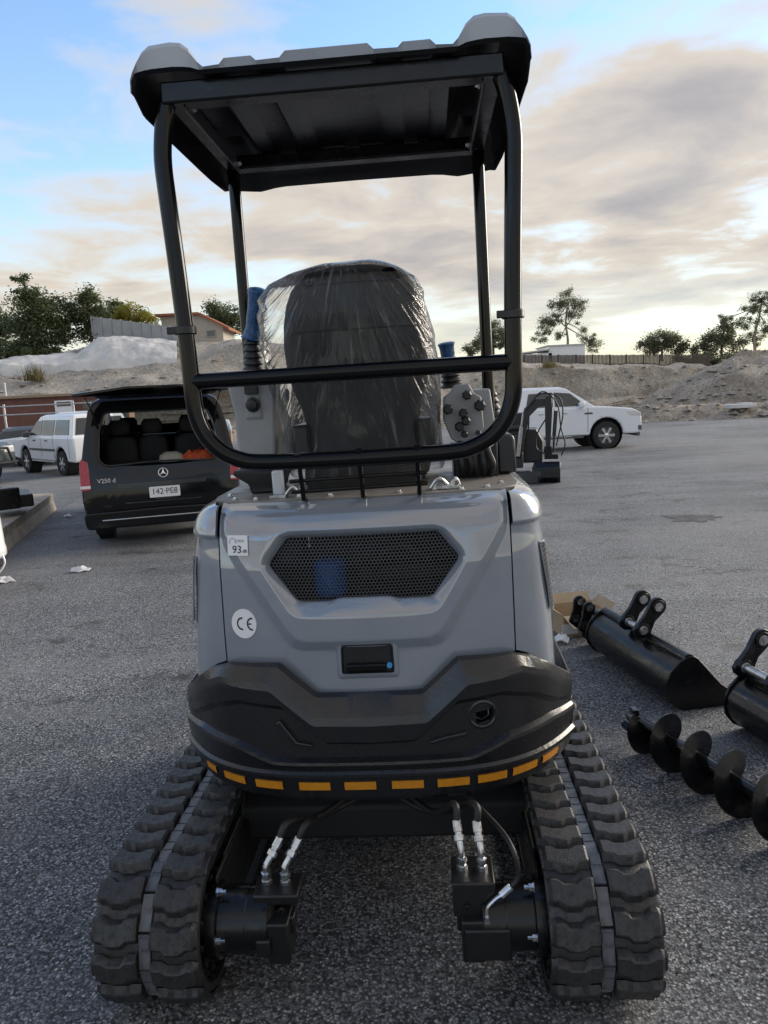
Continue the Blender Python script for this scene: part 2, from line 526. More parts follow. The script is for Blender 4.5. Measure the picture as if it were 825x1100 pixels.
def soil_mat(name, a, b, c, bs=1.2):
    m = bpy.data.materials.new(name)
    m.use_nodes = True
    nt = m.node_tree
    N, L = nt.nodes, nt.links
    p = N['Principled BSDF']
    p.inputs['Roughness'].default_value = 0.95
    g = N.new('ShaderNodeNewGeometry')
    mp = N.new('ShaderNodeMapping')
    mp.inputs['Scale'].default_value = (1, 1, 0.5)
    L.new(g.outputs['Position'], mp.inputs[0])
    n1 = N.new('ShaderNodeTexNoise')
    n1.inputs['Scale'].default_value = 0.35
    n1.inputs['Detail'].default_value = 8
    n1.inputs['Roughness'].default_value = 0.65
    L.new(mp.outputs[0], n1.inputs['Vector'])
    r = N.new('ShaderNodeValToRGB')
    r.color_ramp.elements.new(0.5)
    for e, (q, cc) in zip(r.color_ramp.elements, ((0.36, a), (0.5, b), (0.64, c))):
        e.position = q
        e.color = (*cc, 1)
    L.new(n1.outputs['Fac'], r.inputs[0])
    n2 = N.new('ShaderNodeTexNoise')
    n2.inputs['Scale'].default_value = 6.0
    n2.inputs['Detail'].default_value = 8
    n2.inputs['Roughness'].default_value = 0.7
    L.new(g.outputs['Position'], n2.inputs['Vector'])
    r2 = N.new('ShaderNodeValToRGB')
    r2.color_ramp.elements[0].position = 0.35
    r2.color_ramp.elements[0].color = (0.6, 0.6, 0.6, 1)
    r2.color_ramp.elements[1].position = 0.65
    r2.color_ramp.elements[1].color = (1.25, 1.25, 1.25, 1)
    L.new(n2.outputs['Fac'], r2.inputs[0])
    x = N.new('ShaderNodeMix')
    x.data_type = 'RGBA'
    x.blend_type = 'MULTIPLY'
    x.inputs['Factor'].default_value = 1.0
    L.new(r.outputs[0], x.inputs[6])
    L.new(r2.outputs[0], x.inputs[7])
    L.new(x.outputs[2], p.inputs['Base Color'])
    bp = N.new('ShaderNodeBump')
    bp.inputs['Strength'].default_value = 1.0
    bp.inputs['Distance'].default_value = 0.35
    n3 = N.new('ShaderNodeTexNoise')
    n3.inputs['Scale'].default_value = bs * 1.6
    n3.inputs['Detail'].default_value = 10
    n3.inputs['Roughness'].default_value = 0.65
    L.new(g.outputs['Position'], n3.inputs['Vector'])
    L.new(n3.outputs['Fac'], bp.inputs['Height'])
    L.new(bp.outputs[0], p.inputs['Normal'])
    return m


M['gravel_bank'] = soil_mat('gravel_bank', (0.33, 0.295, 0.25), (0.43, 0.39, 0.335), (0.53, 0.485, 0.42))
M['dirt'] = soil_mat('dirt', (0.33, 0.28, 0.225), (0.43, 0.375, 0.31), (0.53, 0.47, 0.395), 1.6)


# ------------------------------------------------------------------ mesh helpers
class MB:
    def __init__(s):
        s.v, s.f = [], []

    def add(s, vs_, fs_):
        o = len(s.v)
        s.v += [tuple(p) for p in vs_]
        s.f += [tuple(i + o for i in f) for f in fs_]
        return s

    def box(s, c, d, rz=0.0, mtx=None):
        x, y, z = d[0] / 2, d[1] / 2, d[2] / 2
        R = Matrix.Rotation(rz, 3, 'Z') if mtx is None else mtx
        vv = [Vector(c) + R @ Vector((a * x, b * y, e * z)) for a in (-1, 1) for b in (-1, 1) for e in (-1, 1)]
        return s.add(vv, [(0, 1, 3, 2), (4, 6, 7, 5), (0, 4, 5, 1), (2, 3, 7, 6), (0, 2, 6, 4), (1, 5, 7, 3)])

    def loft(s, rings, closed=True, cap0=False, cap1=False):
        n = len(rings[0])
        vv = [p for r in rings for p in r]
        ff = []
        for i in range(len(rings) - 1):
            for j in range(n if closed else n - 1):
                k = (j + 1) % n
                ff.append((i * n + j, i * n + k, (i + 1) * n + k, (i + 1) * n + j))
        if cap0:
            ff.append(tuple(range(n - 1, -1, -1)))
        if cap1:
            ff.append(tuple((len(rings) - 1) * n + j for j in range(n)))
        return s.add(vv, ff)

    def tube(s, path, r, n=14, caps=True, ref=None):
        P = [Vector(p) for p in path]
        m = len(P)
        rr = r if isinstance(r, (list, tuple)) else [r] * m
        T = []
        for i in range(m):
            a = P[max(i - 1, 0)]
            b = P[min(i + 1, m - 1)]
            T.append((b - a).normalized())
        u = Vector(ref) if ref else (Vector((0, 0, 1)) if abs(T[0].z) < 0.9 else Vector((1, 0, 0)))
        u = (u - T[0] * u.dot(T[0])).normalized()
        rings = []
        for i in range(m):
            if i:
                u = (u - T[i] * u.dot(T[i]))
                u.normalize()
            w = T[i].cross(u)
            rings.append([P[i] + (u * cos(2 * pi * j / n) + w * sin(2 * pi * j / n)) * rr[i] for j in range(n)])
        return s.loft(rings, True, caps, caps)

    def cyl(s, a, b, r, n=20, r2=None):
        return s.tube([a, b], [r, r if r2 is None else r2], n)

    def lathe(s, prof, a, axis, n=24, caps=True):
        """prof: (radius, distance along axis); starts at a"""
        ax = Vector(axis).normalized()
        u = Vector((0, 0, 1)) if abs(ax.z) < 0.9 else Vector((1, 0, 0))
        u = (u - ax * u.dot(ax)).normalized()
        w = ax.cross(u)
        a = Vector(a)
        rings = [[a + ax * d + (u * cos(2 * pi * j / n) + w * sin(2 * pi * j / n)) * max(r, 1e-4) for j in range(n)] for r, d in prof]
        return s.loft(rings, True, caps, caps)

    def prism(s, poly, fn, a, b):
        """poly 2-D outline; fn(p, t) -> 3-D point, t runs from a to b"""
        n = len(poly)
        vv = [fn(p, a) for p in poly] + [fn(p, b) for p in poly]
        ff = [(i, (i + 1) % n, n + (i + 1) % n, n + i) for i in range(n)]
        ff += [tuple(range(n - 1, -1, -1)), tuple(range(n, 2 * n))]
        return s.add(vv, ff)

    def build(s, name, m, parent=None, bevel=0.0, smooth=35, seg=2, loc=None, fix=True):
        me = bpy.data.meshes.new(name)
        me.from_pydata(s.v, [], s.f)
        if fix:
            bm = bmesh.new()
            bm.from_mesh(me)
            bmesh.ops.recalc_face_normals(bm, faces=bm.faces[:])
            bm.to_mesh(me)
            bm.free()
        me.validate()
        if smooth:
            me.polygons.foreach_set('use_smooth', [True] * len(me.polygons))
            me.set_sharp_from_angle(angle=rad(smooth))
        me.materials.append(M[m] if isinstance(m, str) else m)
        return link(name, me, parent, bevel, seg, loc)


def link(name, me, parent=None, bevel=0.0, seg=2, loc=None):
    o = bpy.data.objects.new(name, me)
    COL.objects.link(o)
    if parent is not None:
        o.parent = parent
    if loc is not None:
        o.location = loc
    if bevel:
        b = o.modifiers.new('bevel', 'BEVEL')
        b.width = bevel
        b.segments = seg
        b.limit_method = 'ANGLE'
        b.angle_limit = rad(32)
        b.harden_normals = False
    return o


def tag(o, label=None, cat=None, group=None, kind=None):
    if label:
        o['label'] = label
    if cat:
        o['category'] = cat
    if group:
        o['group'] = group
    if kind:
        o['kind'] = kind
    return o


def thing(name, label, cat, loc=(0, 0, 0), rz=0.0, group=None, rot=None):
    o = bpy.data.objects.new(name, None)
    COL.objects.link(o)
    o.empty_display_size = 0.2
    o.location = loc
    o.rotation_euler = rot if rot else (0, 0, rz)
    return tag(o, label, cat, group)


def interp(pts, x):
    if x <= pts[0][0]:
        return pts[0][1]
    for (a, b), (c, d) in zip(pts, pts[1:]):
        if x <= c:
            return b + (d - b) * (x - a) / (c - a)
    return pts[-1][1]


def smooth_path(P, k=6):
    P = [Vector(p) for p in P]
    out = []
    for i in range(len(P) - 1):
        p0, p1, p2, p3 = P[max(i - 1, 0)], P[i], P[i + 1], P[min(i + 2, len(P) - 1)]
        for j in range(k):
            t = j / k
            out.append(0.5 * ((2 * p1) + (p2 - p0) * t + (2 * p0 - 5 * p1 + 4 * p2 - p3) * t * t + (3 * p1 - p0 - 3 * p2 + p3) * t ** 3))
    out.append(P[-1])
    return out


def text_mesh(name, s, size, m, parent, origin, ux, uy, depth=0.0006, align='CENTER', sx=1.0):
    """flat lettering laid on the plane through origin spanned by ux (reading direction) and uy (up)"""
    cu = bpy.data.curves.new(name, 'FONT')
    cu.body = s
    cu.size = size
    cu.align_x = align
    cu.align_y = 'CENTER'
    cu.extrude = depth
    cu.resolution_u = 3
    tmp = bpy.data.objects.new(name + '_curve', cu)
    COL.objects.link(tmp)
    dg = bpy.context.evaluated_depsgraph_get()
    me = bpy.data.meshes.new_from_object(tmp.evaluated_get(dg))
    bpy.data.objects.remove(tmp)
    bpy.data.curves.remove(cu)
    ux = Vector(ux).normalized()
    uy = Vector(uy)
    uy = (uy - ux * uy.dot(ux)).normalized()
    uz = ux.cross(uy)
    mt = Matrix((ux, uy, uz)).transposed().to_4x4()
    mt.translation = Vector(origin)
    me.transform(mt @ Matrix.Diagonal((sx, 1, 1, 1)))
    me.materials.clear()
    me.materials.append(M[m])
    return link(name, me, parent)


def gz(y):
    """height of the car park, which falls away gently beyond the machine"""
    return -0.024 * (y - 3.0) if y > 3.0 else 0.0


# ------------------------------------------------------------------ ground
def build_ground():
    ys = [-60, -20, -8, -3, 0, 1, 2, 2.6, 3.0, 3.4, 4, 6, 10, 16, 24, 34, 44, 54, 64, 80, 120, 200, 400]
    xs = [-400, -200, -100, -60, -40, -25, -15, -8, -4, -2, 0, 2, 4, 8, 15, 25, 40, 60, 100, 200, 400]
    b = MB()
    rings = []
    for y in ys:
        zc = gz(min(y, 66))
        rings.append([(x, y, zc) for x in xs])
    b.loft(rings, closed=False)
    o = b.build('ground', 'asphalt', smooth=0, fix=False)
    tag(o, kind='structure')


build_ground()


# ------------------------------------------------------------------ the mini excavator
EX = thing('mini_excavator', 'grey and black mini excavator with canopy roof and rubber tracks, seen from behind', 'excavator',
           loc=(-0.047, 2.2, 0.0), rot=(0, -rad(0.76), rad(-3.7)))


# ---- hood: rear door surface y = hood_y(x, z); negative y faces the viewer
def hood_y(x, z):
    y0 = interp([(0.70, -0.150), (0.95, -0.142), (1.15, -0.124), (1.25, -0.104), (1.295, -0.080), (1.32, -0.052), (1.333, -0.025)], z)
    return y0 + 0.062 * (abs(x) / 0.43) ** 2.3


def poly_hit(poly, c, th):
    """distance from c along angle th to the closed outline poly"""
    dx, dz = cos(th), sin(th)
    best = None
    n = len(poly)
    for i in range(n):
        ax, az = poly[i][0] - c[0], poly[i][1] - c[1]
        bx, bz = poly[(i + 1) % n][0] - c[0], poly[(i + 1) % n][1] - c[1]
        ex, ez = bx - ax, bz - az
        den = dx * ez - dz * ex
        if abs(den) < 1e-12:
            continue
        t = (ax * ez - az * ex) / den
        u = (ax * dz - az * dx) / den
        if t > 0 and -1e-6 <= u <= 1 + 1e-6:
            best = t if best is None else max(best, t)
    return best


def mirror_poly(half):
    """half: right side points from bottom centre up to top centre"""
    return half + [(-x, z) for x, z in reversed(half) if abs(x) > 1e-6]


def rounded(poly, r, k=4):
    out = []
    n = len(poly)
    for i in range(n):
        p, a, b = Vector(poly[i]), Vector(poly[i - 1]), Vector(poly[(i + 1) % n])
        ra, rb = min(r, (a - p).length * 0.45), min(r, (b - p).length * 0.45)
        s, e = p + (a - p).normalized() * ra, p + (b - p).normalized() * rb
        for j in range(k + 1):
            t = j / k
            q = s * (1 - t) ** 2 + p * 2 * t * (1 - t) + e * t * t
            out.append((q.x, q.y))
    return out


HC = (0.0, 1.13)
P_OPEN = rounded(mirror_poly([(0.0, 1.056), (0.075, 1.056), (0.10, 1.047), (0.198, 1.047), (0.283, 1.157), (0.222, 1.236), (0.0, 1.236)]), 0.016)
P_BEZ = rounded(mirror_poly([(0.0, 1.010), (0.212, 1.010), (0.307, 1.165), (0.234, 1.261), (0.0, 1.261)]), 0.03)
P_V1 = rounded(mirror_poly([(0.0, 0.938), (0.205, 0.938), (0.414, 1.250), (0.414, 1.316), (0.0, 1.316)]), 0.035)
P_V2 = rounded(mirror_poly([(0.0, 0.906), (0.222, 0.906), (0.4275, 1.222), (0.4275, 1.326), (0.0, 1.326)]), 0.035)
P_OUT = mirror_poly([(0.0, 0.770), (0.152, 0.772), (0.262, 0.866), (0.433, 0.862), (0.433, 1.333), (0.0, 1.333)])


def scale_ring(fn_a, fn_b, t):
    return lambda th: fn_a(th) * (1 - t) + fn_b(th) * t


def build_hood():
    ths = set()
    for P in (P_OPEN, P_BEZ, P_V1, P_V2, P_OUT):
        for q in P:
            ths.add(round(math.atan2(q[1] - HC[1], q[0] - HC[0]), 4))
    for i in range(150):
        ths.add(round(-pi + 2 * pi * i / 150 + 0.001, 4))
    ths = sorted(ths)
    clean = [ths[0]]
    for t in ths[1:]:
        if t - clean[-1] > 0.0025:
            clean.append(t)
    ths = clean
    R = [{t: poly_hit(P, HC, t) for t in ths} for P in (P_OPEN, P_BEZ, P_V1, P_V2, P_OUT)]
    # (ring a, ring b, blend, push outwards)
    PR = 0.015
    spec = [(0, 0, 0.0, -0.030), (0, 0, 0.0, -0.016), (0, 1, 0.05, -0.013), (0, 1, 0.5, 0.000), (0, 1, 0.94, PR - 0.001), (1, 2, 0.01, PR),
            (1, 2, 0.12, PR), (1, 2, 0.35, PR), (1, 2, 0.65, PR), (1, 2, 0.90, PR), (2, 2, 0.0, PR), (2, 3, 0.05, PR - 0.0006), (2, 3, 0.5, 0.0075),
            (2, 3, 0.95, 0.0006), (3, 3, 0.0, 0.0), (3, 4, 0.12, 0.0), (3, 4, 0.35, 0.0), (3, 4, 0.65, 0.0), (3, 4, 0.95, 0.0),
            (4, 4, 0.0, 0.0), (4, 4, 0.0, -0.02)]
    rings = []
    for a, b, t, d in spec:
        ring = []
        for th in ths:
            r = R[a][th] * (1 - t) + R[b][th] * t
            x, z = HC[0] + r * cos(th), HC[1] + r * sin(th)
            dd = d
            ring.append((x, hood_y(x, z) - dd, z))
        rings.append(ring)
    b = MB()
    b.loft(rings)
    return b.build('hood', 'paint_grey', EX, smooth=55)


hood = build_hood()


def inside(poly, x, z):
    c = False
    n = len(poly)
    for i in range(n):
        (x1, z1), (x2, z2) = poly[i], poly[(i + 1) % n]
        if (z1 > z) != (z2 > z) and x < (x2 - x1) * (z - z1) / (z2 - z1) + x1:
            c = not c
    return c


def hex_mesh(b, poly, fn, pitch, hole, thick=0.002):
    """perforated sheet: hexagonal holes, fn(x, z, d) -> point"""
    cx = [p[0] for p in poly]
    cz = [p[1] for p in poly]
    dz = pitch * math.sqrt(3) / 2
    row = 0
    z = min(cz) - pitch
    while z < max(cz) + pitch:
        x = min(cx) - pitch + (pitch / 2 if row % 2 else 0)
        while x < max(cx) + pitch:
            if inside(poly, x, z):
                o = len(b.v)
                for rr, d in ((pitch / math.sqrt(3) * 1.001, 0), (hole, 0), (hole, thick)):
                    for k in range(6):
                        a = pi / 6 + k * pi / 3
                        b.v.append(fn(x + rr * cos(a), z + rr * sin(a), d))
                for k in range(6):
                    q = (k + 1) % 6
                    b.f.append((o + k, o + q, o + 6 + q, o + 6 + k))
                    b.f.append((o + 6 + k, o + 6 + q, o + 12 + q, o + 12 + k))
            x += pitch
        z += dz
        row += 1


gm = MB()
big_open = [(HC[0] + (x - HC[0]) * 1.06, HC[1] + (z - HC[1]) * 1.10) for x, z in P_OPEN]
hex_mesh(gm, big_open, lambda x, z, d: (x, hood_y(x, z) + 0.022 + d, z), 0.0106, 0.0047)
gm.build('grille_mesh', mat('mesh_paint', (0.040, 0.042, 0.048), rough=0.4), EX, smooth=0, fix=False)

# things seen through the grille
en = MB()
en.box((0.0, 0.18, 1.02), (0.66, 0.24, 0.42))
en.box((0.12, 0.02, 1.10), (0.30, 0.06, 0.05))
en.cyl((-0.24, 0.02, 1.14), (-0.24, 0.02, 1.22), 0.05)
en.tube(smooth_path([(0.02, 0.0, 1.10), (0.06, -0.02, 1.17), (0.12, -0.01, 1.18), (0.2, 0.0, 1.13)]), 0.014)
eo = en.build('engine_block', 'dark_void', EX, bevel=0.01)
MB().lathe([(0.030, 0), (0.046, 0.006), (0.050, 0.02), (0.050, 0.105), (0.040, 0.113), (0.02, 0.118)], (-0.112, 0.0, 1.035), (0, 0, 1)).build('fuel_filter', 'blue_part', EX)
mt_ = MB()
for x in (0.235, 0.262):
    for k in range(5):
        mt_.cyl((x, 0.01, 1.06 + k * 0.012), (x, 0.01, 1.066 + k * 0.012), 0.006)
mt_.tube(smooth_path([(-0.175, 0.0, 1.25), (-0.17, 0.0, 1.22), (-0.168, -0.01, 1.19)]), 0.003, 6)
mt_.build('hose_clamp', 'zinc', EX)

# ---- latch handle in the hood
hy = hood_y(0, 0.88)
hs = MB()
so = rounded([(-0.088, 0.822), (0.088, 0.822), (0.084, 0.936), (-0.084, 0.936)], 0.014)
si = rounded([(-0.078, 0.836), (0.078, 0.836), (0.076, 0.926), (-0.076, 0.926)], 0.010)
so2 = [(x * 1.07, 0.879 + (z - 0.879) * 1.12) for x, z in so]
hs.loft([[(x, hy + 0.004, z) for x, z in so2], [(x, hy - 0.004, z) for x, z in so], [(x, hy - 0.006, z) for x, z in si], [(x, hy + 0.01, z) for x, z in si]])
hs.build('handle_surround', 'paint_grey', EX, smooth=50)
hd = MB()
hd.loft([[(x, hy - 0.007, z) for x, z in [(a * 0.985, 0.881 + (c - 0.881) * 0.985) for a, c in si]],
         [(x, hy - 0.011, z) for x, z in [(a * 0.95, 0.881 + (c - 0.881) * 0.93) for a, c in si]],
         [(x, hy - 0.004, z) for x, z in [(a * 0.90, 0.881 + (c - 0.881) * 0.86) for a, c in si]],
         [(x, hy - 0.003, z) for x, z in [(a * 0.02, 0.881 + (c - 0.881) * 0.02) for a, c in si]]])
hnd = hd.build('hood_handle', 'black_plastic', EX, smooth=40)
pd = MB()
pd.box((-0.004, hy - 0.014, 0.858), (0.115, 0.014, 0.022))
pd.build('paddle', 'gloss_black', hnd, bevel=0.004)
MB().cyl((0.064, hy - 0.008, 0.862), (0.064, hy - 0.017, 0.862), 0.008, 14).build('lock_cover', mat('lock_blue', (0.05, 0.32, 0.62), rough=0.4), hnd)


# ---- stickers
def hood_frame(x, z):
    p = Vector((x, hood_y(x, z), z))
    ux = (Vector((x + 0.02, hood_y(x + 0.02, z), z)) - p).normalized()
    uz = (Vector((x, hood_y(x, z + 0.02), z + 0.02)) - p).normalized()
    return p, ux, uz, ux.cross(uz)


p, ux, uz, nn = hood_frame(-0.367, 0.985)
b = MB()
for q in range(1):
    ring = lambda r, d: [p + ux * (r * cos(2 * pi * k / 40)) + uz * (r * 1.08 * sin(2 * pi * k / 40)) + nn * d for k in range(40)]
    b.loft([ring(0.041, 0.0), ring(0.041, 0.0035), ring(0.001, 0.0035)])
ce = b.build('round_sticker', 'sticker_white', EX, smooth=40)


def arc_strip(b, cx, cz, r0, r1, a0, a1, sq=1.15):
    k = 16
    inner, outer = [], []
    for i in range(k + 1):
        a = a0 + (a1 - a0) * i / k
        for lst, r in ((inner, r0), (outer, r1)):
            lst.append(p + ux * (cx + r * cos(a)) + uz * (cz + r * sq * sin(a)) + nn * 0.0042)
    b.loft([inner, outer], closed=False)


b = MB()
arc_strip(b, -0.006, 0, 0.0125, 0.0172, rad(80), rad(280))
b.build('letter_c', 'ink', ce, smooth=0)
b = MB()
arc_strip(b, 0.027, 0, 0.0125, 0.0172, rad(80), rad(280))
b.add([p + ux * a + uz * c + nn * 0.0042 for a, c in ((0.0135, -0.0022), (0.0250, -0.0022), (0.0250, 0.0022), (0.0135, 0.0022))], [(0, 1, 2, 3)])
b.build('letter_e', 'ink', ce, smooth=0)

p, ux, uz, nn = hood_frame(-0.364, 1.218)
p = p + nn * 0.0155
b = MB()
b.add([p + ux * a + uz * c + nn * d for d in (0.0, 0.0035) for a, c in ((-0.033, -0.030), (0.033, -0.030), (0.033, 0.030), (-0.033, 0.030))],
      [(4, 5, 6, 7), (0, 1, 5, 4), (1, 2, 6, 5), (2, 3, 7, 6), (3, 0, 4, 7)])
st = b.build('square_sticker', 'sticker_white', EX, smooth=0)
text_mesh('lettering', '93', 0.032, 'ink', st, p + nn * 0.0042 + ux * -0.002 - uz * 0.013, ux, uz)
text_mesh('lettering', 'dB', 0.014, 'ink', st, p + nn * 0.0042 + ux * 0.023 - uz * 0.017, ux, uz)
text_mesh('lettering', 'LWA', 0.013, 'ink_faint', st, p + nn * 0.0042 + ux * 0.008 + uz * 0.013, ux, uz)
b = MB()
b.tube([p + nn * 0.004 + ux * a + uz * c for a, c in ((-0.026, 0.004), (-0.024, 0.018), (-0.016, 0.022), (-0.008, 0.018), (-0.006, 0.006))], 0.0012, 5)
b.build('speaker_symbol', 'ink_faint', st)


# ---- side corner panels
def cw_top(x):
    return interp([(0.0, 0.785), (0.155, 0.787), (0.265, 0.880), (0.43, 0.875), (0.50, 0.850), (0.56, 0.795), (0.60, 0.745), (0.63, 0.68), (0.66, 0.66)], abs(x))


SIDE_PLAN = [(0.437, 0.0), (0.462, 0.010), (0.487, 0.026), (0.508, 0.049), (0.523, 0.080), (0.533, 0.115), (0.538, 0.16), (0.541, 0.22), (0.543, 0.36), (0.543, 0.55), (0.54, 0.80)]


def side_pt(i, z, push):
    x, y = SIDE_PLAN[i]
    fl = interp([(0.70, 0.036), (0.80, 0.036), (0.95, 0.032), (1.20, 0.010), (1.28, -0.004), (1.31, -0.020), (1.328, -0.045), (1.334, -0.062)], z)
    w = min(1.0, (x - 0.437) / 0.09)
    a = SIDE_PLAN[max(i - 1, 0)]
    c = SIDE_PLAN[min(i + 1, len(SIDE_PLAN) - 1)]
    t = Vector((c[0] - a[0], c[1] - a[1])).normalized()
    n = Vector((t.y, -t.x))
    y0 = hood_y(0.433, z)
    if z > 1.29:
        y0 = min(y0, -0.02)
    return Vector((x + fl * w + n.x * push, y + y0 + n.y * push, z))


def build_side(sgn):
    rows = []
    PR = 0.014
    nseg = len(SIDE_PLAN)
    tops = [(1.236, 0.003), (1.243, 0.012), (1.250, PR), (1.28, PR), (1.30, PR * 0.9), (1.315, PR * 0.7), (1.326, PR * 0.3), (1.333, -0.004)]
    lows = [0.0, 0.03, 0.1, 0.25, 0.45, 0.65, 0.8, 0.92, 1.0]
    for t in lows:
        row = []
        for i in range(nseg):
            zb = cw_top(SIDE_PLAN[i][0] + interp([(0.0, 0.0), (0.1, 0.05)], SIDE_PLAN[i][0] - 0.437)) - (0.006 if i < 2 else 0.006 + 0.02 * min(4, i - 1))
            z = zb + (1.230 - zb) * t
            # sculpted hollow in the middle of the corner, like the real moulding
            hollow = 0.0
            if 1 <= i <= 5:
                hollow = -0.006 * sin(pi * min(1, max(0, (t - 0.12) / 0.8)))
            row.append(side_pt(i, z, hollow))
        rows.append(row)
    for z, pz in tops:
        rows.append([side_pt(i, z, pz) for i in range(nseg)])
    b = MB()
    b.loft([[(q.x * sgn, q.y, q.z) for q in r] for r in rows], closed=False)
    # return flange down the seam
    b.loft([[(r[0].x * sgn, r[0].y, r[0].z) for r in rows], [(r[0].x * sgn - 0.001 * sgn, r[0].y + 0.02, r[0].z) for r in rows]], closed=False)
    o = b.build('corner_panel', 'paint_grey', EX, smooth=48)
    # vent let into the flank
    v = MB()
    fr = []
    for (i0, z0) in ((3.45, 1.168), (4.75, 1.163), (5.3, 0.962), (4.25, 0.962)):
        fr.append((i0, z0))

    def sp(i, z, d):
        k = int(i)
        a = side_pt(k, z, 0.0)
        c = side_pt(min(k + 1, nseg - 1), z, 0.0)
        q = a.lerp(c, i - k)
        t = (c - a).normalized()
        n = Vector((t.y, -t.x, 0))
        q = q + n * d
        return (q.x * sgn, q.y, q.z)
    q4 = []
    m = 8
    for k in range(4):
        a, c = fr[k], fr[(k + 1) % 4]
        for j in range(m):
            q4.append((a[0] + (c[0] - a[0]) * j / m, a[1] + (c[1] - a[1]) * j / m))
    cxm = sum(q[0] for q in q4) / len(q4)
    czm = sum(q[1] for q in q4) / len(q4)
    o1 = [sp(cxm + (i - cxm) * 1.18, czm + (z - czm) * 1.05, 0.001) for i, z in q4]
    o2 = [sp(cxm + (i - cxm) * 1.12, czm + (z - czm) * 1.03, 0.006) for i, z in q4]
    o3 = [sp(i, z, 0.005) for i, z in q4]
    o4 = [sp(i, z, 0.002) for i, z in q4]
    v.loft([o1, o2, o3, o4])
    vf = v.build('side_vent', 'paint_grey', EX, smooth=50)
    bk = MB()
    bk.loft([o4, [sp(cxm, czm + (z - czm) * 0.99, 0.002) for i, z in q4]])
    bk.build('vent_backing', 'dark_void', vf)
    hm = MB()
    for k in range(15):
        z = 0.972 + k * 0.0135
        f_ = (z - 0.962) / 0.206
        hm.tube([sp(4.25 - 0.80 * f_, z, 0.0042), sp(4.75 - 0.275 * f_, z, 0.0042), sp(5.3 - 0.55 * f_, z, 0.0042)], 0.0018, 5)
    for k in range(9):
        u_ = (k + 0.5) / 9
        hm.tube([sp(4.25 + 1.05 * u_, 0.965, 0.0040), sp(3.85 + 1.17 * u_, 1.065, 0.0040), sp(3.45 + 1.30 * u_, 1.166, 0.0040)], 0.0014, 5)
    hm.build('vent_mesh', mat('mesh_paint_side', (0.05, 0.05, 0.055), rough=0.4), vf)
    return o


build_side(1)
build_side(-1)

# ---- deck plate that closes the top of the engine bay, with bolts
b = MB()
dk = [(0.0, -0.020), (0.30, 0.004), (0.42, 0.03), (0.47, 0.075), (0.485, 0.15), (0.485, 0.80)]
dk = dk + [(-x, y) for x, y in reversed(dk) if x > 0]
b.prism(dk, lambda q, t: (q[0], q[1], t), 1.318, 1.338)
deck = b.build('deck_plate', 'deck_plate', EX, bevel=0.003)
for i, (x, y) in enumerate([(-0.40, 0.05), (-0.33, 0.03), (-0.20, 0.05), (-0.10, 0.035), (0.0, 0.04), (0.11, 0.035), (0.22, 0.05), (0.30, 0.03), (0.38, 0.06), (-0.44, 0.14), (0.43, 0.14)]):
    MB().lathe([(0.010, 0), (0.010, 0.002), (0.007, 0.003), (0.0065, 0.009), (0.002, 0.010)], (x, y, 1.338), (0, 0, 1), 8).build('bolt', 'zinc', deck, smooth=30)


# ---- counterweight
def cw_plan(x):
    a = abs(x)
    return -0.212 + 0.275 * (a / 0.62) ** 3.8


def cw_us():
    n = 120
    return [0.62 * (abs(q) ** 0.8) * (1 if q >= 0 else -1) for q in [(-1 + 2 * i / n) for i in range(n + 1)]]


CW = {
    0: ([(0, .784), (.155, .786), (.265, .879), (.43, .874), (.5, .848), (.56, .797), (.60, .755), (.62, .735)], [(0, -.052), (.3, -.052), (.45, -.034), (.55, -.014), (.62, -.008)]),
    1: ([(0, .775), (.157, .777), (.268, .872), (.43, .869), (.5, .842), (.56, .790), (.60, .748), (.62, .728)], [(0, -.042), (.45, -.024), (.55, -.004), (.62, 0)]),
    2: ([(0, .725), (.172, .730), (.290, .832), (.45, .836), (.53, .795), (.58, .745), (.62, .70)], [(0, -.004), (.5, 0), (.62, .004)]),
    3: ([(0, .702), (.165, .707), (.285, .812), (.44, .818), (.53, .775), (.58, .727), (.62, .685)], [(0, .004)]),
    4: ([(0, .652), (.130, .657), (.258, .768), (.39, .776), (.49, .742), (.56, .690), (.62, .655)], [(0, .002)]),
    5: ([(0, .640), (.126, .645), (.250, .752), (.385, .760), (.48, .728), (.55, .678), (.62, .645)], [(0, -.012), (.55, -.008), (.62, 0)]),
    6: ([(0, .602), (.28, .604), (.40, .644), (.54, .650), (.62, .636)], [(0, -.012), (.55, -.008), (.62, 0)]),
    7: ([(0, .594), (.285, .596), (.40, .635), (.54, .641), (.62, .628)], [(0, .008)]),
    8: ([(0, .586), (.29, .588), (.40, .625), (.54, .631), (.62, .619)], [(0, .010)]),
    9: ([(0, .566), (.30, .567), (.43, .566), (.53, .562), (.62, .560)], [(0, .003)]),
    10: ([(0, .559), (.30, .560), (.43, .558), (.53, .554), (.62, .552)], [(0, .012)]),
    11: ([(0, .550), (.30, .551), (.43, .549), (.53, .545), (.62, .543)], [(0, .012)]),
    12: ([(0, .545), (.30, .546), (.43, .544), (.53, .540), (.62, .538)], [(0, .004)]),
    13: ([(0, .480), (.30, .480), (.43, .481), (.53, .484), (.62, .490)], [(0, -.004), (.5, -.006), (.62, -.010)]),
    14: ([(0, .466), (.30, .466), (.43, .468), (.53, .472), (.62, .480)], [(0, -.012), (.62, -.020)]),
    15: ([(0, .458), (.30, .458), (.43, .460), (.53, .465), (.62, .474)], [(0, -.045)]),
    16: ([(0, .458), (.30, .458), (.43, .460), (.53, .465), (.62, .474)], [(0, -.20), (.45, -.2), (.62, -.10)]),
}


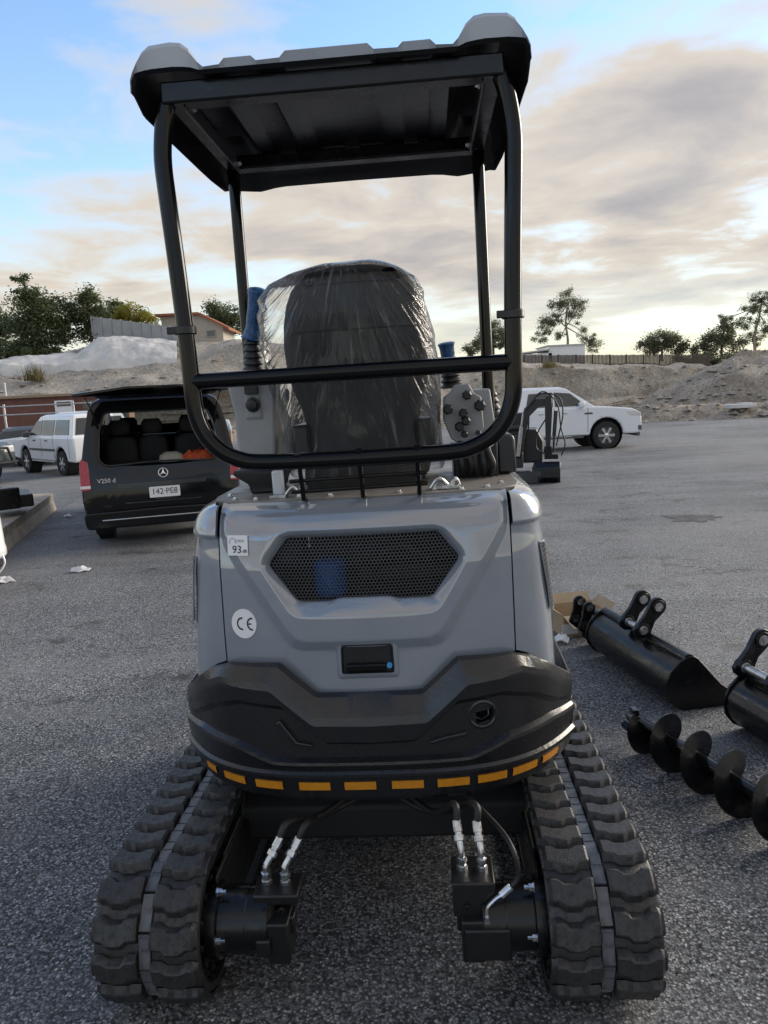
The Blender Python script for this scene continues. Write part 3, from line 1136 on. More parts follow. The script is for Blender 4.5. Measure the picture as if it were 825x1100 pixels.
def cw_pt(u, k, extra=0.0):
    zt, dt = CW[k]
    x, y = u, cw_plan(u)
    dx = 0.002
    t = Vector((2 * dx, cw_plan(u + dx) - cw_plan(u - dx))).normalized()
    n = Vector((t.y, -t.x))
    d = interp(dt, abs(u)) + extra
    return Vector((x + n.x * d, y + n.y * d, interp(zt, abs(u))))


EXH = (0.325, 0.712)
b = MB()
us = cw_us()
rows = [[cw_pt(u, k) for u in us] for k in range(17)]
# split wide bands so that the casting keeps its curvature
full = []
for k in range(16):
    full.append(rows[k])
    steps = 4 if k in (2, 3, 5, 12) else 1
    for s_ in range(1, steps):
        full.append([a.lerp(c, s_ / steps) for a, c in zip(rows[k], rows[k + 1])])
full.append(rows[16])
nn_ = len(us)
vv = [q for r in full for q in r]
ff = []
for i in range(len(full) - 1):
    for j in range(nn_ - 1):
        c = (full[i][j] + full[i + 1][j + 1]) / 2
        if (c.x - EXH[0]) ** 2 + (c.z - EXH[1]) ** 2 < 0.026 ** 2:
            continue
        ff.append((i * nn_ + j, i * nn_ + j + 1, (i + 1) * nn_ + j + 1, (i + 1) * nn_ + j))
b.add(vv, ff)
# flanks running forward
for sgn in (-1, 1):
    e = [r[-1] if sgn > 0 else r[0] for r in full]
    fwd = [[(q.x + sgn * 0.012 * s_, q.y + 0.55 * s_, q.z) for q in e] for s_ in (0.0, 0.15, 0.5, 1.0)]
    b.loft(fwd, closed=False)
cwo = b.build('counterweight', 'cast_black', EX, smooth=17)
# small cast ledges in the recesses
for sgn in (-1, 1):
    w = MB()
    pts = [(0.262, 0.722), (0.275, 0.712), (0.225, 0.648), (0.172, 0.640), (0.170, 0.648), (0.215, 0.656)]
    if sgn > 0:
        pts = [(0.172, 0.640), (0.170, 0.648), (0.215, 0.660), (0.275, 0.668), (0.275, 0.656)]
    w.prism(pts, lambda q, t: (q[0] * sgn, cw_plan(q[0]) + 0.014 - t, q[1]), 0.0, 0.016)
    w.build('cast_ledge', 'cast_black', cwo, bevel=0.003)
# exhaust opening
ep = cw_pt(EXH[0], 5)
b = MB()
y0 = ep.y
ax = Vector((0.16, -1, 0)).normalized()
ec = Vector((EXH[0], cw_plan(EXH[0]) + 0.006, EXH[1]))
b.lathe([(0.046, -0.008), (0.044, -0.001), (0.038, 0.001), (0.034, -0.002), (0.032, -0.02), (0.030, -0.10), (0.0, -0.101)], ec, ax, 32, caps=False)
exo = b.build('exhaust_port', 'cast_black', EX, smooth=40)
b = MB()
b.lathe([(0.022, -0.06), (0.026, -0.055), (0.026, -0.022), (0.0235, -0.022), (0.022, -0.06)], ec, ax, 6, caps=False)
b.build('exhaust_pipe', 'steel', exo, smooth=20)

# amber reflector strips along the lower edge
for i, (x, w) in enumerate(((-0.515, 0.040), (-0.425, 0.075), (-0.310, 0.085), (-0.172, 0.092), (-0.038, 0.092), (0.100, 0.092), (0.232, 0.092), (0.345, 0.086), (0.445, 0.078), (0.530, 0.055))):
    b = MB()
    pts = [(x - w / 2 + w * k / 8) for k in range(9)]
    lo, hi, lo0, hi0 = [], [], [], []
    for u in pts:
        a, c = cw_pt(u, 12), cw_pt(u, 13)
        t = Vector((0.004, cw_plan(u + 0.002) - cw_plan(u - 0.002))).normalized()
        n = Vector((t.y, -t.x, 0))
        hi.append(a.lerp(c, 0.20) + n * 0.004)
        lo.append(a.lerp(c, 0.58) + n * 0.004)
        hi0.append(a.lerp(c, 0.20) - n * 0.001)
        lo0.append(a.lerp(c, 0.58) - n * 0.001)
    b.loft([hi0, hi, lo, lo0], closed=False)
    b.build('reflector_strip', 'reflector', EX, smooth=30)

# ---- inner shell behind panels so that no light leaks through the body
b = MB()
b.box((0, 0.50, 0.90), (1.04, 0.60, 0.78))
b.box((0, 0.10, 0.62), (0.80, 0.30, 0.22))
b.build('body_core', 'dark_void', EX)

# ---- ROPS frame
RX = 0.455
hoop = [(-0.43, -0.10, 2.46), (-0.448, -0.10, 2.42), (-0.462, -0.10, 2.36), (-0.470, -0.10, 2.29), (-0.468, -0.10, 2.20), (-0.460, -0.10, 2.0), (-0.454, -0.10, 1.80),
        (-0.452, -0.10, 1.66), (-0.446, -0.10, 1.60), (-0.425, -0.10, 1.547), (-0.385, -0.10, 1.502), (-0.330, -0.10, 1.474), (-0.27, -0.10, 1.464), (-0.1, -0.10, 1.461)]
hoop = hoop + [(-x, y, z) for x, y, z in reversed(hoop)]
MB().tube(smooth_path(hoop, 5), 0.0240, 18).build('guard_hoop', 'gloss_black', EX, smooth=60)
MB().tube([(-0.452, -0.10, 1.703), (0.452, -0.10, 1.703)], 0.0225, 18).build('guard_bar', 'gloss_black', EX, smooth=60)
for sgn in (-1, 1):
    fp = [(sgn * 0.425, 0.52, 2.462), (sgn * 0.426, 0.52, 2.30), (sgn * 0.430, 0.53, 1.9), (sgn * 0.435, 0.54, 1.34)]
    MB().tube(smooth_path(fp, 4), 0.021, 14).build('canopy_post', 'gloss_black', EX, smooth=60)
    rl = MB()
    rl.box((sgn * 0.425, 0.21, 2.452), (0.045, 0.66, 0.035))
    rl.build('roof_rail', 'steel_black', EX, bevel=0.004)
    br = MB()
    br.box((sgn * 0.396, 0.20, 2.438), (0.006, 0.60, 0.045))
    bro = br.build('rail_bracket', mat('bracket_grey', (0.06, 0.063, 0.07), rough=0.35, coat=0.3), EX, bevel=0.002)
    for yy in (-0.04, 0.46):
        MB().lathe([(0.013, 0), (0.013, 0.003), (0.009, 0.004), (0.009, 0.012)], (sgn * 0.392, yy, 2.44), (-sgn, 0, 0), 8).build('bolt', 'zinc', bro, smooth=30)
    cl = MB()
    zc = 1.83 if sgn > 0 else 1.845
    cl.lathe([(0.026, -0.012), (0.031, -0.011), (0.031, 0.011), (0.026, 0.012)], (sgn * 0.455, -0.10, zc), (0, 0, 1), 18)
    cl.box((sgn * 0.455 - 0.030, -0.118, zc), (0.032, 0.012, 0.020))
    cl.build('clamp_collar', 'frame_black', EX, bevel=0.002)
b = MB()
b.box((0, -0.10, 2.452), (0.90, 0.06, 0.055))
b.build('canopy_crossbar', 'steel_black', EX, bevel=0.006)
b = MB()
b.box((0, 0.52, 2.452), (0.85, 0.06, 0.045))
b.build('canopy_crossbar', 'steel_black', EX, bevel=0.006)
for x in (-0.165, 0.01, 0.175):
    b = MB()
    b.tube([(x, -0.10, 1.47), (x, -0.085, 1.42), (x, -0.06, 1.345), (x, -0.02, 1.337)], 0.007, 8)
    b.tube([(x, -0.112, 1.485), (x, -0.10, 1.455)], 0.012, 8)
    b.build('rack_rod', 'gloss_black', EX)
for z, y in ((1.405, -0.075), (1.372, -0.062)):
    MB().tube([(-0.20, y, z - 0.004), (0.20, y, z + 0.002)], 0.006, 8).build('rack_bar', 'gloss_black', EX)

# ---- canopy roof
half = [(0.0, 2.514), (0.105, 2.514), (0.120, 2.495), (0.180, 2.493), (0.193, 2.509), (0.262, 2.509), (0.276, 2.491), (0.318, 2.488), (0.332, 2.505),
        (0.352, 2.537), (0.372, 2.553), (0.40, 2.557), (0.455, 2.553), (0.474, 2.540), (0.490, 2.515), (0.503, 2.487), (0.510, 2.455), (0.512, 2.402)]
prof = [(-x, z) for x, z in reversed(half[1:])] + half


def roof_row(y, dz, rim, pull=0.0, inset=0.0):
    out = []
    for x, z in prof:
        zz_ = z + dz
        if rim is not None:
            zz_ = min(zz_, rim) if rim > -1 else zz_
        xx = x * (1 - inset)
        out.append((xx, y, zz_))
    return out


b = MB()
rear_low = [(x, -0.168, min(z, 2.484 if abs(x) < 0.34 else 2.487 + 0.010 * (1 - ((abs(x) - 0.42) / 0.09) ** 2) if abs(x) < 0.5 else z)) for x, z in prof]
rows_ = [rear_low,
         [(x, -0.176, z * 0.75 + zl[2] * 0.25 - 0.0) for (x, z), zl in zip(prof, rear_low)],
         [(x, -0.170, z - 0.004) for x, z in prof],
         [(x, -0.155, z + 0.001) for x, z in prof]]
for y, dz in ((-0.10, 0.003), (0.0, 0.004), (0.2, 0.004), (0.4, 0.002), (0.52, -0.004), (0.58, -0.012), (0.625, -0.028), (0.655, -0.052), (0.668, -0.085)):
    fl_ = max(0.0, min(1.0, (y - 0.53) / 0.10))          # ribs run out into a plain front lip
    row_ = []
    for x, z in prof:
        zf = interp([(0.0, 2.500), (0.30, 2.498), (0.37, 2.486), (0.44, 2.492), (0.50, 2.500), (0.52, 2.500)], abs(x))
        z_ = (z + (zf - z) * fl_) + dz
        row_.append((x * (1 - 0.02 * max(0, (y - 0.5) / 0.17)), y, z_ if abs(x) < 0.5 else max(z + dz, 2.412)))
    rows_.append(row_)
# rear lower corner of the skirts is cut back
for r in rows_[:4]:
    for idx in (0, 1, len(r) - 2, len(r) - 1):
        x, y, z = r[idx]
        r[idx] = (x, y, max(z, 2.470 if idx in (1, len(r) - 2) else 2.440))
b.loft(rows_, closed=False)
roof = b.build('canopy_roof', 'roof_grey', EX, smooth=16)
b = MB()
liner_rows = []
for r in rows_[:1] + rows_[3:]:
    liner_rows.append([(x * 0.992, y + (0.012 if y < 0 else -0.006), (z - 0.007) if abs(x) > 0.325 or y > 0.53 else 2.484 + 0.45 * (z - 2.50)) for x, y, z in r])
b.loft(liner_rows, closed=False)
b.build('roof_liner', 'liner', EX, smooth=30)
b = MB()   # folded edge joining the shell to its underside along the side skirts and front
for idx in (0, len(prof) - 1):
    b.loft([[r[idx] for r in rows_[:1] + rows_[3:]], [r[idx] for r in liner_rows]], closed=False)
b.loft([rows_[-1], liner_rows[-1]], closed=False)
b.loft([rows_[0], liner_rows[0]], closed=False)
b.build('roof_edge', 'liner', EX, smooth=30)
for x in (-0.22, 0.0, 0.20):
    b = MB()
    b.box((x, 0.51, 2.480), (0.05, 0.05, 0.03))
    b.build('roof_mount', 'frame_black', EX, bevel=0.004)

# ---- operator seat
def ring_at(z, hw, yf, yb, n=36, e=3.0, cx=0.0):
    out = []
    for k in range(n):
        a = 2 * pi * k / n
        cx_ = abs(cos(a)) ** (2 / e) * (1 if cos(a) >= 0 else -1)
        sy_ = abs(sin(a)) ** (2 / e) * (1 if sin(a) >= 0 else -1)
        out.append((cx + hw * cx_, (yf + yb) / 2 + (yf - yb) / 2 * sy_, z))
    return out


SX = -0.008
lv = [(1.415, 0.165, 0.36, 0.24), (1.45, 0.180, 0.365, 0.235), (1.55, 0.190, 0.365, 0.225), (1.60, 0.200, 0.362, 0.218), (1.66, 0.222, 0.36, 0.208), (1.72, 0.236, 0.355, 0.200),
      (1.80, 0.240, 0.35, 0.190), (1.87, 0.234, 0.345, 0.182), (1.93, 0.220, 0.335, 0.178), (1.975, 0.200, 0.325, 0.180), (2.005, 0.172, 0.318, 0.188), (2.028, 0.135, 0.312, 0.200), (2.040, 0.08, 0.300, 0.215), (2.043, 0.01, 0.28, 0.235)]
b = MB()
b.loft([ring_at(z, hw, yf, yb, cx=SX) for z, hw, yf, yb in lv], True, True, True)
seat = b.build('seat_back', 'seat_black', EX, smooth=70)
b = MB()   # moulded rear shell
shell = [(1.43, 0.150, .232), (1.55, 0.165, .221), (1.64, 0.185, .208), (1.72, 0.205, .195), (1.80, 0.212, .184), (1.838, 0.208, .178), (1.845, 0.20, .186)]
b.loft([[(SX + w * sin(t), y - 0.010 * cos(t) ** 2 + 0.03 * (1 - cos(t)), z) for t in [(-1.35 + 2.7 * k / 16) for k in range(17)]] for z, w, y in shell], closed=False)
b.build('seat_shell', 'seat_shell', seat, smooth=50)
b = MB()
b.loft([[(SX + w * sin(t), y - 0.008 * cos(t), z) for t in [(-1.2 + 2.4 * k / 16) for k in range(17)]] for z, w, y in ((1.985, 0.165, .184), (2.012, 0.155, .186), (2.022, 0.140, .196))], closed=False)
b.build('head_band', 'gloss_black', seat, smooth=50)
b = MB()
b.loft([ring_at(1.36, 0.215, 0.62, 0.24, cx=SX), ring_at(1.40, 0.225, 0.64, 0.23, cx=SX), ring_at(1.46, 0.225, 0.65, 0.23, cx=SX), ring_at(1.485, 0.20, 0.63, 0.25, cx=SX)], True, True, True)
b.build('seat_cushion', 'seat_black', EX, smooth=60)
for sgn in (-1, 1):
    b = MB()
    b.box((SX + sgn * 0.205, 0.32, 1.50), (0.06, 0.16, 0.10))
    b.build('seat_hinge', 'black_plastic', EX, bevel=0.012)
b = MB()
b.box((SX, 0.40, 1.350), (0.38, 0.36, 0.03))
b.box((SX, 0.25, 1.375), (0.40, 0.02, 0.05))
b.build('seat_base', 'frame_black', EX, bevel=0.004)

# clear film pulled over the seat
rings = []
nF = 260
zs = [1.375 + (2.058 - 1.375) * (1 - (1 - k / 46.0) ** 1.5) for k in range(47)]
hwL = [(1.375, .268), (1.45, .275), (1.60, .292), (1.75, .305), (1.90, .312), (1.96, .305), (2.0, .27), (2.03, .20), (2.05, .12), (2.058, .01)]
hwR = [(1.375, .262), (1.45, .262), (1.60, .262), (1.75, .252), (1.86, .240), (1.95, .222), (2.0, .195), (2.03, .15), (2.05, .09), (2.058, .01)]


def ridged(v):
    return 1 - abs(mnoise.noise(v)) * 2.2


for z in zs:
    ring = []
    for k in range(nF):
        a = 2 * pi * k / nF
        c_, s_ = cos(a), sin(a)
        e = 2.6
        hx = interp(hwR, z) if c_ >= 0 else interp(hwL, z)
        X = hx * abs(c_) ** (2 / e) * (1 if c_ >= 0 else -1)
        yb, yf = interp([(1.375, .185), (1.7, .168), (1.9, .150), (2.0, .165), (2.04, .19), (2.058, .24)], z), interp([(1.375, .67), (1.5, .66), (1.7, .42), (2.0, .36), (2.058, .26)], z)
        Y = (yf + yb) / 2 + (yf - yb) / 2 * abs(s_) ** (2 / e) * (1 if s_ >= 0 else -1)
        fan = (X + 0.02) / (2.06 - z + 0.14)
        fade = min(1.0, (2.06 - z) / 0.10)
        pleat = ridged(Vector((fan * 5.0, Y * 2.0, z * 0.9))) * 0.006 + ridged(Vector((fan * 11.0, Y * 3.0, z * 1.6 + 5))) * 0.002
        crumple = mnoise.noise(Vector((X * 7, Y * 7, z * 6))) * 0.012 + ridged(Vector((X * 16 + 3 * z, Y * 16, z * 13))) * 0.0028
        d = (pleat + crumple) * fade
        L_ = math.hypot(X, Y - 0.3) or 1
        ring.append((SX + X + X / L_ * d, Y + (Y - 0.3) / L_ * d, z + 0.010 * mnoise.noise(Vector((X * 9, Y * 9, 3.0))) * (1 if z < 1.40 or z > 2.0 else 0.3)))
    rings.append(ring)
b = MB()
b.loft(rings, True, False, True)
b.build('seat_film', 'film', EX, smooth=50)


# ---- control consoles and levers
def bellows(b, base, top, r0, r1, k=5):
    A, B = Vector(base), Vector(top)
    pr = []
    L_ = (B - A).length
    for i in range(k):
        t0, t1 = i / k, (i + 0.5) / k
        ra = r0 + (r1 - r0) * t0
        pr += [(ra * 0.80, L_ * t0), (ra * 1.0, L_ * (t0 + 0.25 / k)), (ra * 0.98, L_ * (t0 + 0.5 / k)), (ra * 0.78, L_ * (t0 + 0.85 / k))]
    pr.append((r1 * 0.7, L_))
    b.lathe(pr, A, B - A, 20)


def lever(base, mid, top, r, tilt=None):
    b = MB()
    bellows(b, base, mid, 0.040, 0.026)
    bo = b.build('lever_bellows', 'black_plastic', EX, smooth=50)
    P0, P1 = Vector(mid), Vector(top)
    b = MB()
    pth = [P0, P0.lerp(P1, 0.10), P0.lerp(P1, 0.3), P0.lerp(P1, 0.6), P0.lerp(P1, 0.85) , P1]
    pth = smooth_path([q + Vector((0, 0, 0)) for q in pth], 4)
    n = len(pth)
    rr = [r * interp([(0, 1.15), (0.1, 1.0), (0.35, 0.78), (0.7, 0.85), (0.86, 1.0), (0.94, 0.86), (1.0, 0.35)], i / (n - 1)) * (1 + 0.05 * mnoise.noise(Vector((i * 0.9, r * 40, 0)))) for i in range(n)]
    b.tube(pth, rr, 18)
    b.build('lever_cover', 'blue_wrap', EX, smooth=60)


lever((-0.372, 0.34, 1.735), (-0.366, 0.33, 1.845), (-0.325, 0.30, 2.005), 0.034)
lever((0.300, 0.48, 1.640), (0.293, 0.48, 1.735), (0.286, 0.47, 1.800), 0.031)

# left console: tall folded-up arm box
b = MB()
lc = [(-0.455, 1.425), (-0.445, 1.46), (-0.445, 1.60), (-0.462, 1.70), (-0.455, 1.722), (-0.30, 1.715), (-0.292, 1.69), (-0.302, 1.60), (-0.312, 1.46), (-0.325, 1.425)]
b.prism(lc, lambda q, t: (q[0], t, q[1]), 0.30, 0.60)
lco = b.build('arm_console', 'console_grey', EX, bevel=0.012, seg=3)
b = MB()
b.loft([[(-0.405, 0.299, 1.575), (-0.345, 0.299, 1.575), (-0.352, 0.299, 1.70), (-0.400, 0.299, 1.70)], [(-0.398, 0.292, 1.585), (-0.352, 0.292, 1.585), (-0.358, 0.292, 1.69), (-0.394, 0.292, 1.69)]], True, False, True)
b.build('switch_plate', 'console_grey', lco, bevel=0.002)
b = MB()
b.lathe([(0.026, 0), (0.026, 0.006), (0.018, 0.009), (0.018, 0.022), (0.010, 0.024)], (-0.374, 0.292, 1.625), (0, -1, 0), 10)
b.box((-0.374, 0.285, 1.685), (0.044, 0.02, 0.05))
b.build('power_socket', 'black_plastic', lco, bevel=0.002)
b = MB()
b.loft([[(-0.43, .16, 1.418), (-0.28, .16, 1.412), (-0.28, .42, 1.412), (-0.43, .42, 1.418)], [(-0.43, .16, 1.402), (-0.28, .16, 1.396), (-0.28, .42, 1.396), (-0.43, .42, 1.402)],
        [(-0.385, .17, 1.370), (-0.292, .17, 1.366), (-0.292, .40, 1.366), (-0.385, .40, 1.370)], [(-0.378, .17, 1.339), (-0.300, .17, 1.339), (-0.300, .40, 1.339), (-0.378, .40, 1.339)]], True, True, True)
b.build('console_pedestal', 'black_plastic', EX, bevel=0.006)
b = MB()
b.box((-0.262, 0.06, 1.385), (0.034, 0.03, 0.075))
b.build('latch_block', mat('latch_white', (0.66, 0.70, 0.76), rough=0.4), EX, bevel=0.006)
b = MB()
b.box((-0.262, 0.055, 1.344), (0.05, 0.05, 0.010))
b.tube(smooth_path([(-0.24, 0.05, 1.345), (-0.215, 0.045, 1.37), (-0.20, 0.05, 1.35), (-0.19, 0.06, 1.375)]), 0.006, 8)
b.build('latch_bracket', 'zinc', EX, bevel=0.002)
b = MB()
b.tube(smooth_path([(0.21, 0.06, 1.342), (0.235, 0.05, 1.372), (0.262, 0.06, 1.35), (0.285, 0.075, 1.366), (0.295, 0.09, 1.345)]), 0.007, 8)
b.box((0.255, 0.07, 1.345), (0.08, 0.05, 0.010))
b.build('wire_clip', 'zinc', EX, bevel=0.002)

# right console with valve knobs
b = MB()
rc = [(0.285, 1.470), (0.262, 1.535), (0.266, 1.612), (0.292, 1.628), (0.305, 1.650), (0.352, 1.652), (0.366, 1.622), (0.392, 1.606), (0.398, 1.500), (0.372, 1.462), (0.318, 1.448)]
b.prism(rc, lambda q, t: (q[0], t, q[1]), 0.33, 0.42)
rco = b.build('knob_console', 'console_grey', EX, bevel=0.005, seg=2)
b = MB()
b.prism([(0.355, 1.47), (0.360, 1.628), (0.424, 1.632), (0.440, 1.49), (0.410, 1.455)], lambda q, t: (q[0], t, q[1]), 0.36, 0.62)
b.build('armrest_box', 'console_grey', EX, bevel=0.006)
for (x, z, r) in ((0.343, 1.615, 0.018), (0.278, 1.572, 0.019), (0.384, 1.578, 0.021), (0.328, 1.556, 0.017), (0.336, 1.530, 0.017), (0.314, 1.512, 0.018), (0.330, 1.486, 0.013), (0.376, 1.488, 0.010)):
    b = MB()
    n = 42
    r = r * 0.88
    rings_ = []
    for d, k_ in ((0.0, 0.6), (0.018, 0.6), (0.020, 1.0), (0.040, 1.0), (0.046, 0.7)):
        rings_.append([(x + r * k_ * (1 + 0.09 * cos(7 * 2 * pi * j / n)) * cos(2 * pi * j / n), 0.33 - d, z + r * k_ * (1 + 0.09 * cos(7 * 2 * pi * j / n)) * sin(2 * pi * j / n)) for j in range(n)])
    b.loft(rings_, True, False, True)
    b.build('valve_knob', 'black_plastic', rco, smooth=35)
b = MB()
b.box((0.365, 0.42, 1.395), (0.15, 0.20, 0.115))
b.build('hose_pedestal', 'black_plastic', EX, bevel=0.006)
for i, x in enumerate((0.315, 0.34, 0.365, 0.39, 0.41)):
    MB().tube(smooth_path([(x, 0.30, 1.345), (x + 0.008 * sin(i * 2), 0.27, 1.385), (x - 0.006, 0.29, 1.43), (x, 0.33, 1.455)]), 0.010, 10).build('console_hose', 'hose', EX)
b = MB()
bellows(b, (0.455, 0.60, 1.50), (0.445, 0.60, 1.62), 0.036, 0.022, 5)
b.tube([(0.445, 0.60, 1.62), (0.440, 0.60, 1.74)], 0.017, 12)
b.cyl((0.458, 0.60, 1.34), (0.455, 0.60, 1.50), 0.034)
b.build('travel_lever', 'black_plastic', EX, smooth=50)
b = MB()
b.prism([(0.44, 1.34), (0.505, 1.34), (0.502, 1.46), (0.49, 1.475), (0.44, 1.475)], lambda q, t: (q[0], t, q[1]), 0.35, 0.55)
b.build('tank_cover', 'exc_dark', EX, bevel=0.01)
# floor, front cowl and lowered boom on the far side
b = MB()
b.box((0, 0.93, 1.02), (0.98, 0.30, 0.06))
b.build('foot_plate', 'frame_black', EX, bevel=0.006)
b = MB()
bo = [(1.10, 0.62), (1.12, 0.86), (1.55, 1.12), (2.15, 1.10), (2.62, 0.80), (2.58, 0.68), (2.12, 0.93), (1.58, 0.95), (1.25, 0.66)]
b.prism(bo, lambda q, t: (t, q[0], q[1]), -0.09, 0.09)
b.build('boom', 'paint_grey', EX, bevel=0.01)
b = MB()
b.prism([(2.52, 0.86), (2.66, 0.86), (2.60, 0.24), (2.50, 0.24)], lambda q, t: (t, q[0], q[1]), -0.07, 0.07)
b.build('dipper_arm', 'paint_grey', EX, bevel=0.01)

# ---- undercarriage
b = MB()
b.lathe([(0.30, 0), (0.30, 0.06), (0.27, 0.07)], (0, 0.30, 0.415), (0, 0, 1), 40)
b.build('slew_ring', 'frame_black', EX)
b = MB()
b.loft([[(-0.47, 0.02, 0.20), (0.47, 0.02, 0.20), (0.47, 0.02, 0.31), (-0.47, 0.02, 0.31)], [(-0.47, 0.10, 0.17), (0.47, 0.10, 0.17), (0.47, 0.10, 0.36), (-0.47, 0.10, 0.36)],
        [(-0.47, 0.75, 0.17), (0.47, 0.75, 0.17), (0.47, 0.75, 0.40), (-0.47, 0.75, 0.40)]], True, True, True)
b.build('car_body', 'dark_void', EX, bevel=0.01)
b = MB()
b.prism([(1.16, 0.08), (1.22, 0.05), (1.24, 0.20), (1.20, 0.36), (1.15, 0.30)], lambda q, t: (t, q[0], q[1]), -0.73, 0.73)
b.box((-0.3, 0.95, 0.22), (0.07, 0.42, 0.08))
b.box((0.3, 0.95, 0.22), (0.07, 0.42, 0.08))
b.build('dozer_blade', 'frame_black', EX, bevel=0.01)

# track path: y, z outline with its outward normal, clockwise seen from +x
TRY0, TRY1, TRR, TRZ = -0.345, 1.02, 0.180, 0.204


def track_pt(s):
    straight = TRY1 - TRY0
    arc = pi * TRR
    per = 2 * straight + 2 * arc
    s = s % per
    if s < straight:                       # top run, front to rear
        return Vector((0, TRY1 - s, TRZ + TRR)), Vector((0, 0, 1)), Vector((0, -1, 0))
    s -= straight
    if s < arc:                            # rear, around the sprocket
        a = s / TRR
        n = Vector((0, -sin(a), cos(a)))
        return Vector((0, TRY0, TRZ)) + n * TRR, n, Vector((0, -cos(a), -sin(a)))
    s -= arc
    if s < straight:
        return Vector((0, TRY0 + s, TRZ - TRR)), Vector((0, 0, -1)), Vector((0, 1, 0))
    s -= straight
    a = s / TRR
    n = Vector((0, sin(a), -cos(a)))
    return Vector((0, TRY1, TRZ)) + n * TRR, n, Vector((0, cos(a), sin(a)))


PER = 2 * (TRY1 - TRY0) + 2 * pi * TRR
NL = 42
PITCH = PER / NL
TW = 0.139          # half width of the belt


def lug_mesh(side):
    """one tread lug; local x across the track, y along it (rearwards), z outwards"""
    b = MB()
    rings = []
    for t in (0.0, 0.05, 0.22, 0.34, 0.48, 0.62, 0.76, 0.88, 0.95, 1.0):
        x = side * (0.019 + (TW - 0.019 + 0.003) * t)
        wave = interp([(0.0, 0.010), (0.22, 0.008), (0.34, -0.004), (0.62, -0.004), (0.76, 0.008), (1.0, 0.009)], t)
        h = 0.022 * (1 if 0.04 < t < 0.90 else (0.82 if t < 0.5 else 0.50))
        wb, wt = 0.0355, 0.0275
        if t > 0.9:
            wb, wt = 0.031, 0.021
        rings.append([(x, wave - wb, 0.0), (x, wave - wt, h * 0.86), (x, wave - wt + 0.004, h), (x, wave + wt - 0.004, h), (x, wave + wt, h * 0.86), (x, wave + wb, 0.0)])
    b.loft(rings, True, True, True)
    me_o = b.build('lug_master', 'rubber', None, smooth=28)
    me = me_o.data
    bpy.data.objects.remove(me_o)
    me.name = 'tread_lug'
    return me


def link_mesh():
    b = MB()
    b.box((0, 0.0, 0.0), (0.030, PITCH * 0.95, 0.008))
    b.box((0, PITCH * 0.25, 0.002), (0.026, PITCH * 0.30, 0.008))
    o = b.build('link_master', 'rubber_link', None, smooth=20)
    me = o.data
    bpy.data.objects.remove(o)
    me.name = 'track_link'
    return me


LUG = {1: lug_mesh(1), -1: lug_mesh(-1)}
LNK = link_mesh()


def fit_pt(q, n, t, x):
    return Vector((x, q.y, q.z))


